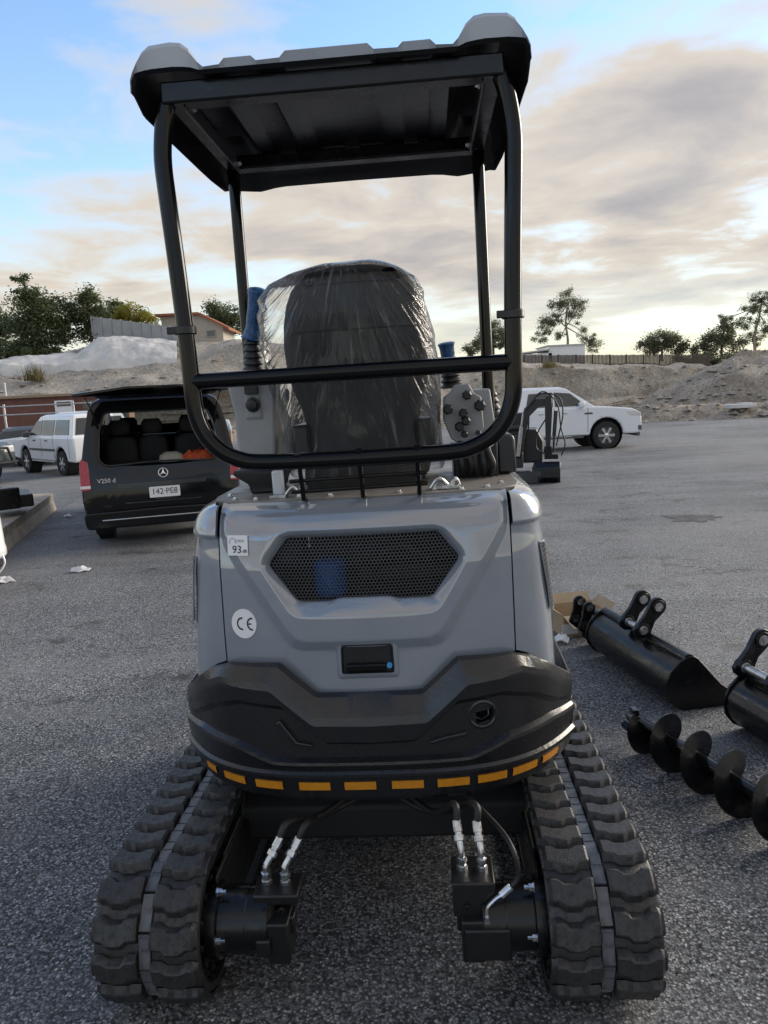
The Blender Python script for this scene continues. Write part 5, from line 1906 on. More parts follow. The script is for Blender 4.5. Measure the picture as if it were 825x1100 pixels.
wp.lathe([(.07, 1.28), (.07, 1.34), (.02, 1.36)], (0, 0, 0), (0, 0, 1), 10)
o = wp.build('marker_post', 'white_paint')
o.location = (-22.285, 45.000, 1.732)
tag(o, 'thin white marker post on the left gravel bank', 'post')
o = MB()
o.box((0, 0, .10), (1.5, .8, .22))
o.box((.3, .1, .22), (.7, .6, .12))
o = o.build('concrete_slab', 'shotcrete', bevel=0.04)
o.location = (20.952, 43.200, -0.356)
tag(o, 'pale broken slab lying at the foot of the dirt mound', 'slab')

# ------------------------------------------------------------------ vehicles
def wheel(parent, c, R, w, side, spokes=6, rim='chrome'):
    """side = +1: outer face towards local +x"""
    c = Vector(c)
    n = 32
    b = MB()
    b.lathe([(R * .64, -w / 2), (R * .90, -w / 2), (R * .97, -w * .40), (R, -w * .25), (R, w * .25), (R * .97, w * .40), (R * .90, w / 2), (R * .64, w / 2)], c, (side, 0, 0), n, caps=False)
    ty = b.build('wheel', 'tyre', parent, smooth=30)
    b = MB()
    b.lathe([(R * .65, -w * .3), (R * .66, w * .44), (R * .60, w * .46), (R * .58, w * .22), (R * .05, w * .20)], c, (side, 0, 0), n, caps=False)
    b.build('rim_barrel', 'grey_trim', ty, smooth=30)
    b = MB()
    for k in range(spokes):
        a = 2 * pi * k / spokes
        d = Vector((0, cos(a), sin(a)))
        t = Vector((0, -sin(a), cos(a)))
        x0, x1 = side * w * .26, side * w * .44
        for (r0, r1, w0, w1) in ((R * .06, R * .61, R * .075, R * .10),):
            P = [c + d * r0 - t * w0, c + d * r1 - t * w1, c + d * r1 + t * w1, c + d * r0 + t * w0]
            b.add([p + Vector((x0, 0, 0)) for p in P] + [p + Vector((x1, 0, 0)) for p in P], [(0, 1, 2, 3), (4, 7, 6, 5), (0, 4, 5, 1), (1, 5, 6, 2), (2, 6, 7, 3), (3, 7, 4, 0)])
    b.lathe([(R * .14, w * .26), (R * .14, w * .46), (R * .06, w * .48)], c, (side, 0, 0), 16)
    b.build('rim', rim, ty, smooth=25)
    return ty


def arch(yc, r, zb, k=10):
    return [(yc + r * cos(pi * j / k), zb + r * sin(pi * j / k)) for j in range(k + 1)]


def wagon(name, label, cat, loc, rz, paint, W, L, zs, wb, R, belt, roofh, cabin, panes, nose, cladding=False, group=None, detail=True):
    """y forward. zs = (sill, bonnet, belt). cabin = (rear bottom, rear top, front top, front bottom)"""
    t = thing(name, label, cat, loc, rz, group)
    sill, bon, blt = zs
    fy, ry = wb / 2, -wb / 2
    ra = R * 1.22
    lo = [(-L / 2, sill + .16), (-L / 2 + .05, sill + .02)] + list(reversed(arch(ry, ra, sill + 0.02)))
    lo = [(-L / 2, sill + .2), (-L / 2 + .06, sill)] + [(y, max(z, sill)) for y, z in reversed(arch(ry, ra, R + .03 - .0))]
    lo += [(y, max(z, sill)) for y, z in reversed(arch(fy, ra, R + .03))]
    lo += [(L / 2 - .10, sill + .02), (L / 2, sill + .15)] + nose + [(cabin[3], blt), (cabin[0], blt), (-L / 2 + .01, blt - .03)]
    b = MB()
    cs = [(-1, .0), (-.93, .02), (0, .03)]
    xs = [(-W / 2 + .0, 0.97), (-W / 2 + .03, 1.0), (W / 2 - .03, 1.0), (W / 2, .97)]
    b.prism(lo, lambda q, tt: (tt, q[0], q[1]), -W / 2, W / 2)
    body = b.build('body', paint, t, bevel=0.05, seg=3, smooth=30)
    # greenhouse
    ti = W / 2 - .04
    tr = W / 2 - .20
    bot = [(-ti, cabin[0], blt - .01), (ti, cabin[0], blt - .01), (ti, cabin[3], blt - .01), (-ti, cabin[3], blt - .01)]
    midz = roofh - .06
    tp = [(-tr, cabin[1], midz), (tr, cabin[1], midz), (tr, cabin[2], midz), (-tr, cabin[2], midz)]
    tp2 = [(-tr + .10, cabin[1] + .12, roofh), (tr - .10, cabin[1] + .12, roofh), (tr - .10, cabin[2] - .2, roofh), (-tr + .10, cabin[2] - .2, roofh)]
    b = MB()
    b.loft([bot, tp, tp2], True, False, True)
    b.build('cabin', paint, t, bevel=0.03, seg=3, smooth=30)
    for sgn in (-1, 1):
        for pn in panes:
            b = MB()

            def f(q, tt):
                k = (q[1] - blt) / (midz - blt)
                return (sgn * (ti + (tr - ti) * k + tt), q[0], q[1])
            b.prism(pn, f, -0.01, 0.012)
            b.build('side_window', 'car_glass', t, smooth=0)

        def ends(y_at_bot, y_at_top, s, nm, z0, z1, inset):
            b = MB()
            P = []
            for (sx, zz) in ((-1, z0), (1, z0), (1, z1), (-1, z1)):
                k = (zz - blt) / (midz - blt)
                P.append((sx * ((ti + (tr - ti) * k) - inset), y_at_bot + (y_at_top - y_at_bot) * k + s * .012, zz))
            Q = [(p[0], p[1] - s * .02, p[2]) for p in P]
            b.add(P + Q, [(0, 1, 2, 3), (4, 7, 6, 5), (0, 4, 5, 1), (1, 5, 6, 2), (2, 6, 7, 3), (3, 7, 4, 0)])
            b.build(nm, 'car_glass', t, smooth=0)
    ends(cabin[3], cabin[2], 1, 'windscreen', blt + .04, midz - .05, .07)
    ends(cabin[0], cabin[1], -1, 'rear_window', blt + .06, midz - .06, .10)
    for sgn in (-1, 1):
        for yy in sorted({pn[0][0] - .04 for pn in panes} | {panes[-1][1][0] + .04}):
            MB().box((sgn * (W / 2 + .0005), yy, (sill + blt) / 2 + .05), (.004, .014, blt - sill - .12)).build('door_seam', 'dark_void', t, smooth=0)
    for yy in (fy, ry):
        for sgn in (-1, 1):
            wheel(t, (sgn * (W / 2 - .13), yy, R), R, .25, sgn)
            # dark liner inside each arch
            b = MB()
            b.lathe([(.02, 0), (ra * .98, .005), (ra * .98, .30)], (sgn * (W / 2 - .36), yy, R + .03), (sgn, 0, 0), 24, caps=False)
            b.build('arch_liner', 'dark_void', t)
    return t


# white ute at right, nose to the right
ute = wagon('white_ute', 'white pickup ute parked nose to the right, beyond the small dark excavator', 'ute', (5.260, 23.773, -0.499), rad(-87), 'white_paint', 1.86, 5.3, (.42, 1.24, 1.27), 3.22, .41, 1.27, 1.88,
            (-1.05, -.85, .45, 1.28), [[(-.78, 1.31), (.02, 1.31), (.02, 1.73), (-.68, 1.71)], [(.08, 1.31), (1.0, 1.31), (.55, 1.68), (.08, 1.73)]],
            [(2.66, .66), (2.65, .92), (2.56, 1.08), (2.38, 1.17), (1.9, 1.23), (1.35, 1.27)])
ute.scale = (1.05, 1.05, 1.05)
sg = 1
for sgn in (-1, 1):
    b = MB()
    b.box((sgn * 1.03, .82, 1.34), (.20, .16, .17))
    b.build('mirror', 'white_paint', ute, bevel=0.04)
    b = MB()
    b.prism([(2.28, .96), (2.61, .93), (2.61, 1.04), (2.44, 1.12), (2.16, 1.10)], lambda q, t: (sgn * (.66 + t), q[0] + .012, q[1]), 0, .275)
    b.build('headlight', 'white_lens', ute, bevel=0.02)
    b = MB()
    b.box((sgn * .80, 2.60, .60), (.28, .12, .14))
    b.build('fog_lamp', 'grey_trim', ute, bevel=0.02)
    b = MB()
    b.box((sgn * .93, -.1, .40), (.14, 2.0, .05))
    b.build('side_step', 'grey_trim', ute, bevel=0.015)
    b = MB()
    b.box((sgn * .932, 1.06, 1.08), (.02, .24, .05))
    b.build('fender_vent', 'grey_trim', ute, bevel=0.006)
    for yy in (-.35, .35):
        b = MB()
        b.box((sgn * .94, yy, 1.12), (.03, .16, .04))
        b.build('door_handle', 'chrome', ute, bevel=0.008)
b = MB()
b.box((0, 2.655, .86), (1.15, .06, .26))
b.build('grille', 'grey_trim', ute, bevel=0.02)
b = MB()
b.box((0, 2.63, .40), (1.5, .12, .12))
b.build('bumper_skirt', 'grey_trim', ute, bevel=0.02)

# white four wheel drive at left, nose to the left
SUVP = [[(-2.05, 1.26), (-1.02, 1.26), (-1.02, 1.70), (-1.96, 1.70)], [(-.92, 1.24), (-.05, 1.24), (-.05, 1.70), (-.92, 1.70)], [(.03, 1.24), (.98, 1.24), (.50, 1.66), (.03, 1.70)]]
SUVN = [(2.44, .75), (2.42, 1.0), (2.30, 1.08), (1.22, 1.16)]
suv = wagon('white_wagon', 'white four wheel drive wagon with dark side moulding left of the black van', 'car', (-9.93, 23.9, -0.50), rad(45), 'white_paint', 1.94, 4.89, (.46, 1.12, 1.20), 2.85, .39, 1.2, 1.86,
            (-2.3, -2.15, .30, 1.12), SUVP, SUVN)
for sgn in (-1, 1):
    b = MB()
    b.box((sgn * .975, -.05, .80), (.03, 2.0, .07))
    b.build('side_moulding', 'grey_trim', suv, bevel=0.008)
    b = MB()
    b.box((sgn * 1.04, .95, 1.26), (.20, .14, .18))
    b.build('mirror', 'grey_trim', suv, bevel=0.04)
    b = MB()
    b.box((sgn * .93, -.05, .44), (.12, 1.8, .04))
    b.build('side_step', 'galv', suv, bevel=0.01)
    b = MB()
    b.box((sgn * .82, 2.35, .92), (.30, .14, .18))
    b.build('headlight', 'white_lens', suv, bevel=0.03)
    for yy in (-.45, .5):
        b = MB()
        b.box((sgn * .98, yy, 1.08), (.03, .17, .04))
        b.build('door_handle', 'grey_trim', suv, bevel=0.008)
wagon('white_wagon', 'white wagon whose roof shows above the white four wheel drive', 'car', (-12.217, 29.271, -0.631), rad(100), 'white_paint', 1.9, 4.7, (.46, 1.12, 1.20), 2.8, .38, 1.2, 2.0,
      (-2.2, -2.1, .30, 1.12), SUVP, SUVN)
wagon('blue_grey_car', 'blue-grey car half hidden at the left behind the white four wheel drive', 'car', (-14.710, 29.848, -0.644), rad(120), mat('car_bluegrey', (0.10, 0.13, 0.16), rough=0.3, coat=0.5), 1.8, 4.5, (.35, .95, 1.0), 2.65, .32, 1.0, 1.5,
      (-2.0, -1.5, .25, 1.2), [[(-1.7, 1.03), (-.5, 1.03), (-.5, 1.38), (-1.35, 1.36)], [(-.42, 1.03), (.95, 1.03), (.35, 1.36), (-.42, 1.38)]], [(2.24, .6), (2.2, .78), (2.0, .88), (1.25, .98)])
dk_ = wagon('dark_ute', 'dark ute nose cut off by the left edge of the picture', 'ute', (-12.967, 21.200, -0.398), rad(-118), mat('car_teal', (0.035, 0.055, 0.065), rough=0.3, coat=0.5), 1.86, 5.2, (.40, 1.12, 1.16), 3.1, .39, 1.16, 1.80,
      (-1.05, -.85, .45, 1.20), [[(-.78, 1.20), (.02, 1.20), (.02, 1.66), (-.68, 1.64)], [(.08, 1.20), (.98, 1.20), (.52, 1.62), (.08, 1.66)]], [(2.6, .62), (2.58, .95), (2.3, 1.08), (1.35, 1.16)])
for sgn in (-1, 1):
    b = MB()
    b.box((sgn * .74, 2.50, .90), (.34, .18, .2))
    b.build('headlight', 'white_lens', dk_, bevel=0.03)
b = MB()
b.tube([(-.85, 2.72, .55), (.85, 2.72, .55)], .05, 10)
b.tube([(-.6, 2.72, .95), (.6, 2.72, .95)], .035, 10)
b.tube([(-.6, 2.72, .95), (-.75, 2.72, .5)], .035, 10)
b.tube([(.6, 2.72, .95), (.75, 2.72, .5)], .035, 10)
b.build('bull_bar', 'frame_black', dk_)

# ------------------------------------------------------------------ black van with its rear glass open
van = thing('black_van', 'black passenger van with its rear glass flipped open, left of the grey excavator', 'van', (-2.78, 9.30, -0.151), rad(16))
VH = [(0.0, 1.905), (.45, 1.895), (.66, 1.865), (.76, 1.81), (.815, 1.72), (.86, 1.52), (.91, 1.25), (.945, 1.05), (.962, .85), (.962, .60), (.945, .45), (.92, .34), (.80, .27), (.4, .25), (0.0, .25)]
VO = VH + [(-x, z) for x, z in reversed(VH[1:-1])]


def van_y(z):
    return interp([(.25, .06), (.34, .0), (.60, -.03), (.80, .0), (1.05, .05), (1.5, .16), (1.8, .26), (1.905, .34)], z)


OPN = rounded([(-.66, 1.02), (.66, 1.02), (.735, 1.10), (.70, 1.45), (.63, 1.68), (-.63, 1.68), (-.70, 1.45), (-.735, 1.10)], .06)
vc = (0, 1.28)
angs = sorted(set([round(math.atan2(z - vc[1], x), 4) for x, z in VO + OPN] + [round(-pi + 2 * pi * i / 80 + .003, 4) for i in range(80)]))
ro = [poly_hit(VO, vc, a) for a in angs]
ri = [poly_hit(OPN, vc, a) for a in angs]


def vring(k, dy=0.0, rad_=None, src=None, flat=None):
    out = []
    for a, r0, r1 in zip(angs, ro, ri):
        r = r1 + (r0 - r1) * k
        x, z = vc[0] + r * cos(a), vc[1] + r * sin(a)
        y = van_y(z) if flat is None else flat
        out.append((x, y + dy, z))
    return out


b = MB()
sec = [vring(0, .10), vring(0, .03), vring(.03, .0), vring(.25, -.004), vring(.55, -.006), vring(.85, .0), vring(.96, .015), vring(1.0, .07), vring(1.0, .0, flat=.55), vring(1.0, .0, flat=2.0), vring(1.0, .0, flat=3.4)]
for yy, zs_, xs_, zt in ((3.8, 1, .99, 1.88), (4.1, 1, .97, 1.70), (4.45, 1, .95, 1.38), (4.75, 1, .92, 1.12), (4.98, 1, .85, .95), (5.05, 1, .78, .80)):
    sec.append([(x * xs_, yy, min(z, zt)) for x, y, z in vring(1.0, 0, flat=0)])
# leave out the screen area so daylight comes through from the front
vb = MB()
n_ = len(sec[0])
vv = [p for r in sec for p in r]
ff = []
for i in range(len(sec) - 1):
    for j in range(n_):
        k = (j + 1) % n_
        quad = [sec[i][j], sec[i][k], sec[i + 1][k], sec[i + 1][j]]
        cy = sum(q[1] for q in quad) / 4
        cz = sum(q[2] for q in quad) / 4
        cx = sum(q[0] for q in quad) / 4
        if i >= 11 and 3.85 < cy < 4.6 and cz > 1.2 and abs(cx) < .80:
            continue
        ff.append((i * n_ + j, i * n_ + k, (i + 1) * n_ + k, (i + 1) * n_ + j))
ff.append(tuple((len(sec) - 1) * n_ + j for j in range(n_)))
vb.add(vv, ff)
vbody = vb.build('body', 'car_black', van, smooth=40)
b = MB()
b.add([(-.72, 3.9, 1.84), (.72, 3.9, 1.84), (.84, 4.62, 1.22), (-.84, 4.62, 1.22)], [(0, 1, 2, 3)])
b.build('windscreen', 'clear_glass', van, smooth=0)
for sgn in (-1, 1):
    for y0, y1 in ((.75, 1.9), (2.0, 2.95), (3.05, 3.75)):
        b = MB()
        P = [(y0, 1.12), (y1, 1.12), (y1 - .03, 1.66), (y0 + .03, 1.66)]
        b.prism(P, lambda q, t: (sgn * (interp([(1.05, .945), (1.25, .91), (1.52, .86), (1.72, .815)], q[1]) + t), q[0], q[1]), .001, .010)
        b.build('side_window', 'car_glass', van, smooth=0)
# opened glass, hinged at the roof
b = MB()
hinge = [(-.66, .30, 1.80), (.66, .30, 1.80)]
gl_ = [(-.66, .26, 1.845), (.66, .26, 1.845), (.80, -.06, 1.90), (.93, -.34, 1.885), (.90, -.38, 1.875), (.3, -.44, 1.945), (-.3, -.44, 1.945), (-.90, -.38, 1.875), (-.93, -.34, 1.885), (-.80, -.06, 1.90)]
b.add([p for p in gl_] + [(x, y, z + .035) for x, y, z in gl_], [tuple(range(10)), tuple(range(19, 9, -1))] + [(i, (i + 1) % 10, 10 + (i + 1) % 10, 10 + i) for i in range(10)])
hg = b.build('rear_glass_hatch', 'car_black', van, bevel=0.012, smooth=30)
b = MB()
b.add([(-.55, .18, 1.845), (.55, .18, 1.845), (.60, -.30, 1.897), (-.60, -.30, 1.897)], [(0, 1, 2, 3)])
b.build('hatch_glass', 'car_glass', hg, smooth=0)
b = MB()
sl_ = vring(-.03, -.012)
b.tube(sl_ + [sl_[0]], .012, 6, caps=False)
b.build('window_seal', 'black_plastic', van, smooth=60)
for sgn in (-1, 1):
    b = MB()
    b.tube([(sgn * .70, .12, 1.50), (sgn * .74, -.10, 1.72)], .012, 8)
    b.tube([(sgn * .74, -.10, 1.72), (sgn * .78, -.26, 1.87)], .006, 8)
    b.build('gas_strut', 'steel_black', van)
for sgn in (-1, 1):
    b = MB()
    tl = rounded([(.845, .74), (.965, .74), (.958, 1.06), (.935, 1.13), (.86, 1.09)], .02)
    b.prism(tl, lambda q, t: (sgn * q[0], van_y(q[1]) - t, q[1]), -.10, .018)
    tlo = b.build('taillight', 'red_lens', van, bevel=0.008, smooth=30)
    b = MB()
    b.prism([(.848, .765), (.968, .765), (.968, .80), (.848, .80)], lambda q, t: (sgn * q[0], van_y(q[1]) - t, q[1]), -.08, .022)
    b.build('reverse_lamp', 'white_lens', tlo, smooth=0)
    b = MB()
    b.prism([(.50, .385), (.78, .40), (.78, .43), (.50, .415)], lambda q, t: (sgn * q[0], -.02 - t, q[1]), 0, .03)
    b.build('bumper_reflector', 'red_lens', van, smooth=0)
    for yy in (.95, 4.1):
        wheel(van, (sgn * .80, yy, .335), .335, .24, sgn)
        MB().lathe([(.02, 0), (.40, .005), (.40, .20)], (sgn * .68, yy, .36), (sgn, 0, 0), 24, caps=False).build('arch_liner', 'dark_void', van)
# tailgate pressing round the plate, chrome strip, plate and emblem
b = MB()
b.prism(rounded([(-.46, .54), (.46, .54), (.55, .80), (-.55, .80)], .02), lambda q, t: (q[0], van_y(q[1]) - t, q[1]), -.05, .006)
b.build('plate_recess', mat('van_recess', (0.02, 0.022, 0.027), rough=0.35, coat=0.3), van, bevel=0.01)
b = MB()
b.box((0, -.05, .36), (1.50, .03, .016))
b.build('chrome_strip', 'chrome', van, bevel=0.004)
b = MB()
b.prism(rounded([(-.93, .25), (.93, .25), (.955, .33), (.955, .46), (.0, .475), (-.955, .46), (-.955, .33)], .04), lambda q, t: (q[0], t, q[1]), -.055, .2)
b.build('bumper', 'car_black', van, bevel=0.02)
pl = MB()
pl.prism(rounded([(-.186, .60), (.186, .60), (.186, .734), (-.186, .734)], .012), lambda q, t: (q[0] + .02, -.055 - t, q[1]), 0, .012)
plo = pl.build('number_plate', 'sticker_white', van, smooth=0)
text_mesh('plate_characters', '142\u00b7PE8', .105, 'ink', plo, (.02, -.0685, .670), (1, 0, 0), (0, 0, 1), sx=.92)
MB().box((.03, -.062, .585), (.25, .01, .022)).build('plate_frame', 'ink', plo, smooth=0)
em = MB()
n = 32
ring_o = [(.062 * cos(2 * pi * k / n), .062 * sin(2 * pi * k / n)) for k in range(n)]
ec_ = Vector((.02, .0, .90))
em.tube([(ec_.x + .056 * cos(2 * pi * k / n), -.025, ec_.z + .056 * sin(2 * pi * k / n)) for k in range(n + 1)], .0075, 8, caps=False)
for k in range(3):
    a = pi / 2 + k * 2 * pi / 3
    t_ = Vector((-sin(a), 0, cos(a)))
    d_ = Vector((cos(a), 0, sin(a)))
    o_ = Vector((ec_.x, -.025, ec_.z))
    em.add([o_ + t_ * .014, o_ - t_ * .014, o_ + d_ * .054, o_ + Vector((0, -.008, 0))], [(0, 1, 3), (1, 2, 3), (2, 0, 3), (0, 2, 1)])
em.build('star_emblem', 'chrome', van, smooth=40)
text_mesh('model_lettering', 'V250 d', .075, 'white_lens', van, (-.66, van_y(.83) - .016, .845), (1, 0, 0), (0, 0, 1), depth=.004)
b = MB()
b.box((-.22, 1.2, 1.925), (.36, .5, .05))
b.build('roof_pod', 'grey_trim', van, bevel=0.015)
# inside
b = MB()
b.box((0, 2.2, .62), (1.7, 4.0, .06))
b.build('load_floor', 'interior', van, smooth=0)
for x, y, w_, sc in ((-.50, .95, .44, 1), (-.08, 1.0, .40, 1.0), (.42, .95, .46, 1.04), (-.45, 2.4, .48, 1), (.45, 2.4, .48, 1)):
    b = MB()
    b.loft([ring_at(.65, w_ / 2, y + .10, y - .08, cx=x), ring_at(1.05, w_ / 2, y + .08, y - .10, cx=x), ring_at(1.28, w_ / 2 * .92, y + .05, y - .12, cx=x), ring_at(1.33, w_ / 2 * .6, y + .03, y - .10, cx=x)], True, True, True)
    so_ = b.build('van_seat', 'interior', van, smooth=60)
    b = MB()
    b.loft([ring_at(1.36, .10, y + .02, y - .08, e=2.6, cx=x), ring_at(1.40, .135, y + .03, y - .10, e=2.6, cx=x), ring_at(1.50, .14, y + .03, y - .10, e=2.6, cx=x), ring_at(1.56, .10, y + .02, y - .08, e=2.6, cx=x)], True, True, True)
    b.build('headrest', 'interior', so_, smooth=60)
b = MB()
b.box((0, 3.3, 1.05), (1.5, .3, .4))
b.build('dashboard', 'interior', van, bevel=0.05)
o = MB()
o.box((0, 0, .18), (.62, .4, .36))
o.box((.28, -.205, .33), (.03, .02, .05))
o = o.build('luggage_box', 'interior', bevel=0.02)
M_van = Matrix.Translation((-2.78, 9.30, -0.151)) @ Matrix.Rotation(rad(16), 4, 'Z')
o.matrix_world = M_van @ Matrix.Translation((-.32, .50, .66))
tag(o, 'black luggage box inside the back of the black van', 'box')
o = MB()
o.loft([ring_at(0, .17, .15, -.15), ring_at(.30, .18, .16, -.16), ring_at(.42, .15, .12, -.12), ring_at(.46, .08, .08, -.08)], True, True, True)
o = o.build('beige_bag', 'beige', smooth=60)
o.matrix_world = M_van @ Matrix.Translation((.14, .52, .66))
tag(o, 'beige soft bag next to the orange net in the open black van', 'bag')
o = MB()
rings = []
for i in range(9):
    t = i / 8
    r_ = .26 * sin(pi * (0.12 + .80 * t)) ** .7
    rings.append([(r_ * 1.15 * cos(a) * (1 + .22 * mnoise.noise(Vector((cos(a) * 3, sin(a) * 3, t * 4)))), r_ * .7 * sin(a), .46 * t + .07 * mnoise.noise(Vector((cos(a) * 4, sin(a) * 4, t * 5 + 3)))) for a in [2 * pi * k / 28 for k in range(28)]])
o.loft(rings, True, True, True)
o = o.build('orange_net', 'orange_net', smooth=50)
o.matrix_world = M_van @ Matrix.Translation((.48, .48, .66))
tag(o, 'bundled orange netting in the open back of the black van', 'netting')

# ------------------------------------------------------------------ small dark excavator in the middle distance
e2 = thing('small_excavator', 'small dark grey excavator with folded arm, parked in front of the white ute', 'excavator', (2.70, 14.6, -0.278), rad(-14))
e2.scale = (.93, .93, .95)
for sgn in (-1, 1):
    b = MB()
    pr = [(.15 + .15 * cos(a), .16 + .16 * sin(a)) for a in [(-pi / 2 + pi * k / 10) for k in range(11)]]
    poly = [(-.75 - .15 * cos(a), .16 + .16 * sin(a)) for a in [(pi / 2 - pi * k / 10) for k in range(11)]]
    out = [(-.10 + (-.15) * cos(a), .16 + .16 * sin(a)) for a in [(pi / 2 + 0 - 0) for k in range(1)]]
    tr_ = [(.85 + .16 * cos(a), .16 + .16 * sin(a)) for a in [(-pi / 2 + pi * k / 10) for k in range(11)]] + [(-.35 - .16 * cos(a), .16 + .16 * sin(a)) for a in [(pi / 2 - pi * k / 10) for k in range(11)]]
    b.prism(tr_, lambda q, t: (sgn * .40 + t, q[0], q[1]), -.09, .09)
    b.build('rubber_track', 'rubber', e2, smooth=40)
b = MB()
b.prism([(-.52, .02), (-.46, .0), (-.42, .12), (-.44, .26), (-.50, .24)], lambda q, t: (t - .02, q[0], q[1]), -.46, .46)
b.box((0, -.2, .18), (.5, .5, .08))
b.build('dozer_blade', 'exc_dark', e2, bevel=0.01)
b = MB()
b.prism([(-.50, .36), (.50, .36), (.52, .80), (.38, 1.06), (-.50, 1.10)], lambda q, t: (q[0], t, q[1]), .25, 1.10)
b.prism([(-.50, .36), (.10, .36), (.12, .96), (-.50, 1.0)], lambda q, t: (q[0], t, q[1]), -.10, .25)
b.build('engine_cover', 'exc_dark', e2, bevel=0.03)
b = MB()
b.box((.02, -.16, .48), (.20, .22, .34))
b.build('swing_post', 'exc_dark', e2, bevel=0.02)
b = MB()
bm_ = [(-.06, .50), (.10, .48), (.15, .90), (.27, 1.36), (.46, 1.54), (.66, 1.58), (.66, 1.70), (.38, 1.70), (.16, 1.52), (.03, 1.02)]
b.prism(bm_, lambda q, t: (q[0], -.20 + t, q[1]), -.07, .07)
b.build('boom', 'exc_dark', e2, bevel=0.015)
b = MB()
b.prism([(.59, 1.74), (.71, 1.76), (.73, 1.50), (.68, .70), (.59, .70), (.58, 1.45)], lambda q, t: (q[0], -.28 + t, q[1]), -.06, .06)
b.build('dipper_arm', 'exc_dark', e2, bevel=0.012)
b = MB()
b.cyl((.02, -.32, .56), (.10, -.32, 1.15), .04, 12)
b.cyl((.10, -.32, 1.15), (.14, -.32, 1.42), .022, 12)
b.build('boom_cylinder', 'steel', e2)
b = MB()
b.cyl((.80, -.30, 1.45), (.76, -.30, .95), .04, 12)
b.cyl((.76, -.30, .95), (.74, -.30, .62), .022, 12)
b.build('bucket_cylinder', 'exc_dark', e2)
for k, q in enumerate(([(.30, 1.6), (.5, 1.80), (.86, 1.72), (.94, 1.40), (.86, 1.0), (.80, .75)], [(.2, 1.5), (.52, 1.84), (.82, 1.60), (.90, 1.1), (.98, .80), (.90, .55)], [(.6, 1.3), (.42, 1.0), (.40, .72), (.55, .60)])):
    MB().tube(smooth_path([(x, -.34 + .02 * k, z) for x, z in q], 5), .014, 8).build('hydraulic_hose', 'hose', e2)
b = MB()
b.box((.64, -.28, .62), (.16, .20, .26))
b.box((.70, -.34, .54), (.28, .10, .10))
b.build('bucket_link', 'steel_black', e2, bevel=0.015)
b = MB()
bp_ = [(-.40, .0), (-.18, .05), (-.10, .28), (-.16, .40), (-.34, .44), (-.46, .32), (-.48, .12)]
b.prism(bp_, lambda q, t: (t + .62, q[0], q[1]), -.26, .26)
for k in range(3):
    b.box((.44 + .18 * k, -.44, .02), (.07, .12, .03))
b.build('bucket', 'steel_black', e2, bevel=0.02)
b = MB()
b.box((-.10, .45, 1.18), (.44, .14, .46))
b.box((-.10, .28, 1.10), (.44, .40, .10))
b.build('seat', 'seat_black', e2, bevel=0.04)
for x in (-.36, .22):
    MB().tube([(x, .10, 1.05), (x + .02, .06, 1.35), (x + .05, .02, 1.50)], .018, 8).build('lever', 'black_plastic', e2)

# ------------------------------------------------------------------ standing person beyond the van
pe = thing('person', 'person with dark hair and pale blue shirt standing beyond the black van', 'person', (-3.66, 16.9, -0.334), rad(200))


def skin_body(name, joints, edges, m, parent, root=0, sub=2):
    me = bpy.data.meshes.new(name)
    me.from_pydata([j[:3] for j in joints], edges, [])
    o = bpy.data.objects.new(name, me)
    COL.objects.link(o)
    o.parent = parent
    sk = o.modifiers.new('skin', 'SKIN')
    sk.use_smooth_shade = True
    lay = me.skin_vertices[0] if me.skin_vertices else None
    if lay is None:
        bpy.context.view_layer.objects.active = o
        bm = bmesh.new()
        bm.from_mesh(me)
        bm.verts.layers.skin.verify()
        bm.to_mesh(me)
        bm.free()
        lay = me.skin_vertices[0]
    for i, j in enumerate(joints):
        lay.data[i].radius = (j[3], j[4] if len(j) > 4 else j[3])
        lay.data[i].use_root = (i == root)
    s_ = o.modifiers.new('sub', 'SUBSURF')
    s_.levels = sub
    s_.render_levels = sub
    me.materials.append(M[m])
    return o


J = [(0, 0, .95, .16, .11), (0, 0, 1.15, .15, .10), (0, 0, 1.36, .17, .11), (0, .0, 1.48, .08, .07), (0, .01, 1.54, .055, .055), (0, .02, 1.64, .075, .09), (0, .015, 1.72, .07, .085),
     (-.20, 0, 1.42, .065), (-.25, -.02, 1.14, .05), (-.24, .06, .90, .036), (-.24, .09, .80, .035, .02), (.20, 0, 1.42, .065), (.25, -.02, 1.14, .05), (.24, .06, .90, .036), (.24, .09, .80, .035, .02),
     (-.10, 0, .88, .095), (-.11, .02, .50, .062), (-.11, -.02, .09, .045), (-.12, .10, .04, .04, .03), (.10, 0, .88, .095), (.11, .02, .50, .062), (.11, -.02, .09, .045), (.12, .10, .04, .04, .03)]
Eg = [(0, 1), (1, 2), (2, 3), (3, 4), (4, 5), (5, 6), (2, 7), (7, 8), (8, 9), (9, 10), (2, 11), (11, 12), (12, 13), (13, 14), (0, 15), (15, 16), (16, 17), (17, 18), (0, 19), (19, 20), (20, 21), (21, 22)]
skin_body('body', J, Eg, 'skin', pe)
for sgn in (-1, 1):      # five fingers to each hand
    for k, (dx, ln) in enumerate(((-.026, .055), (-.009, .066), (.009, .062), (.026, .050))):
        MB().tube(smooth_path([(sgn * .24, .09 + dx, .79), (sgn * .242, .095 + dx, .79 - ln * .6), (sgn * .235, .105 + dx, .79 - ln)], 3), .0085, 8).build('finger', 'skin', pe)
    MB().tube(smooth_path([(sgn * .24, .12, .83), (sgn * .232, .145, .80), (sgn * .228, .15, .77)], 3), .0095, 8).build('thumb', 'skin', pe)
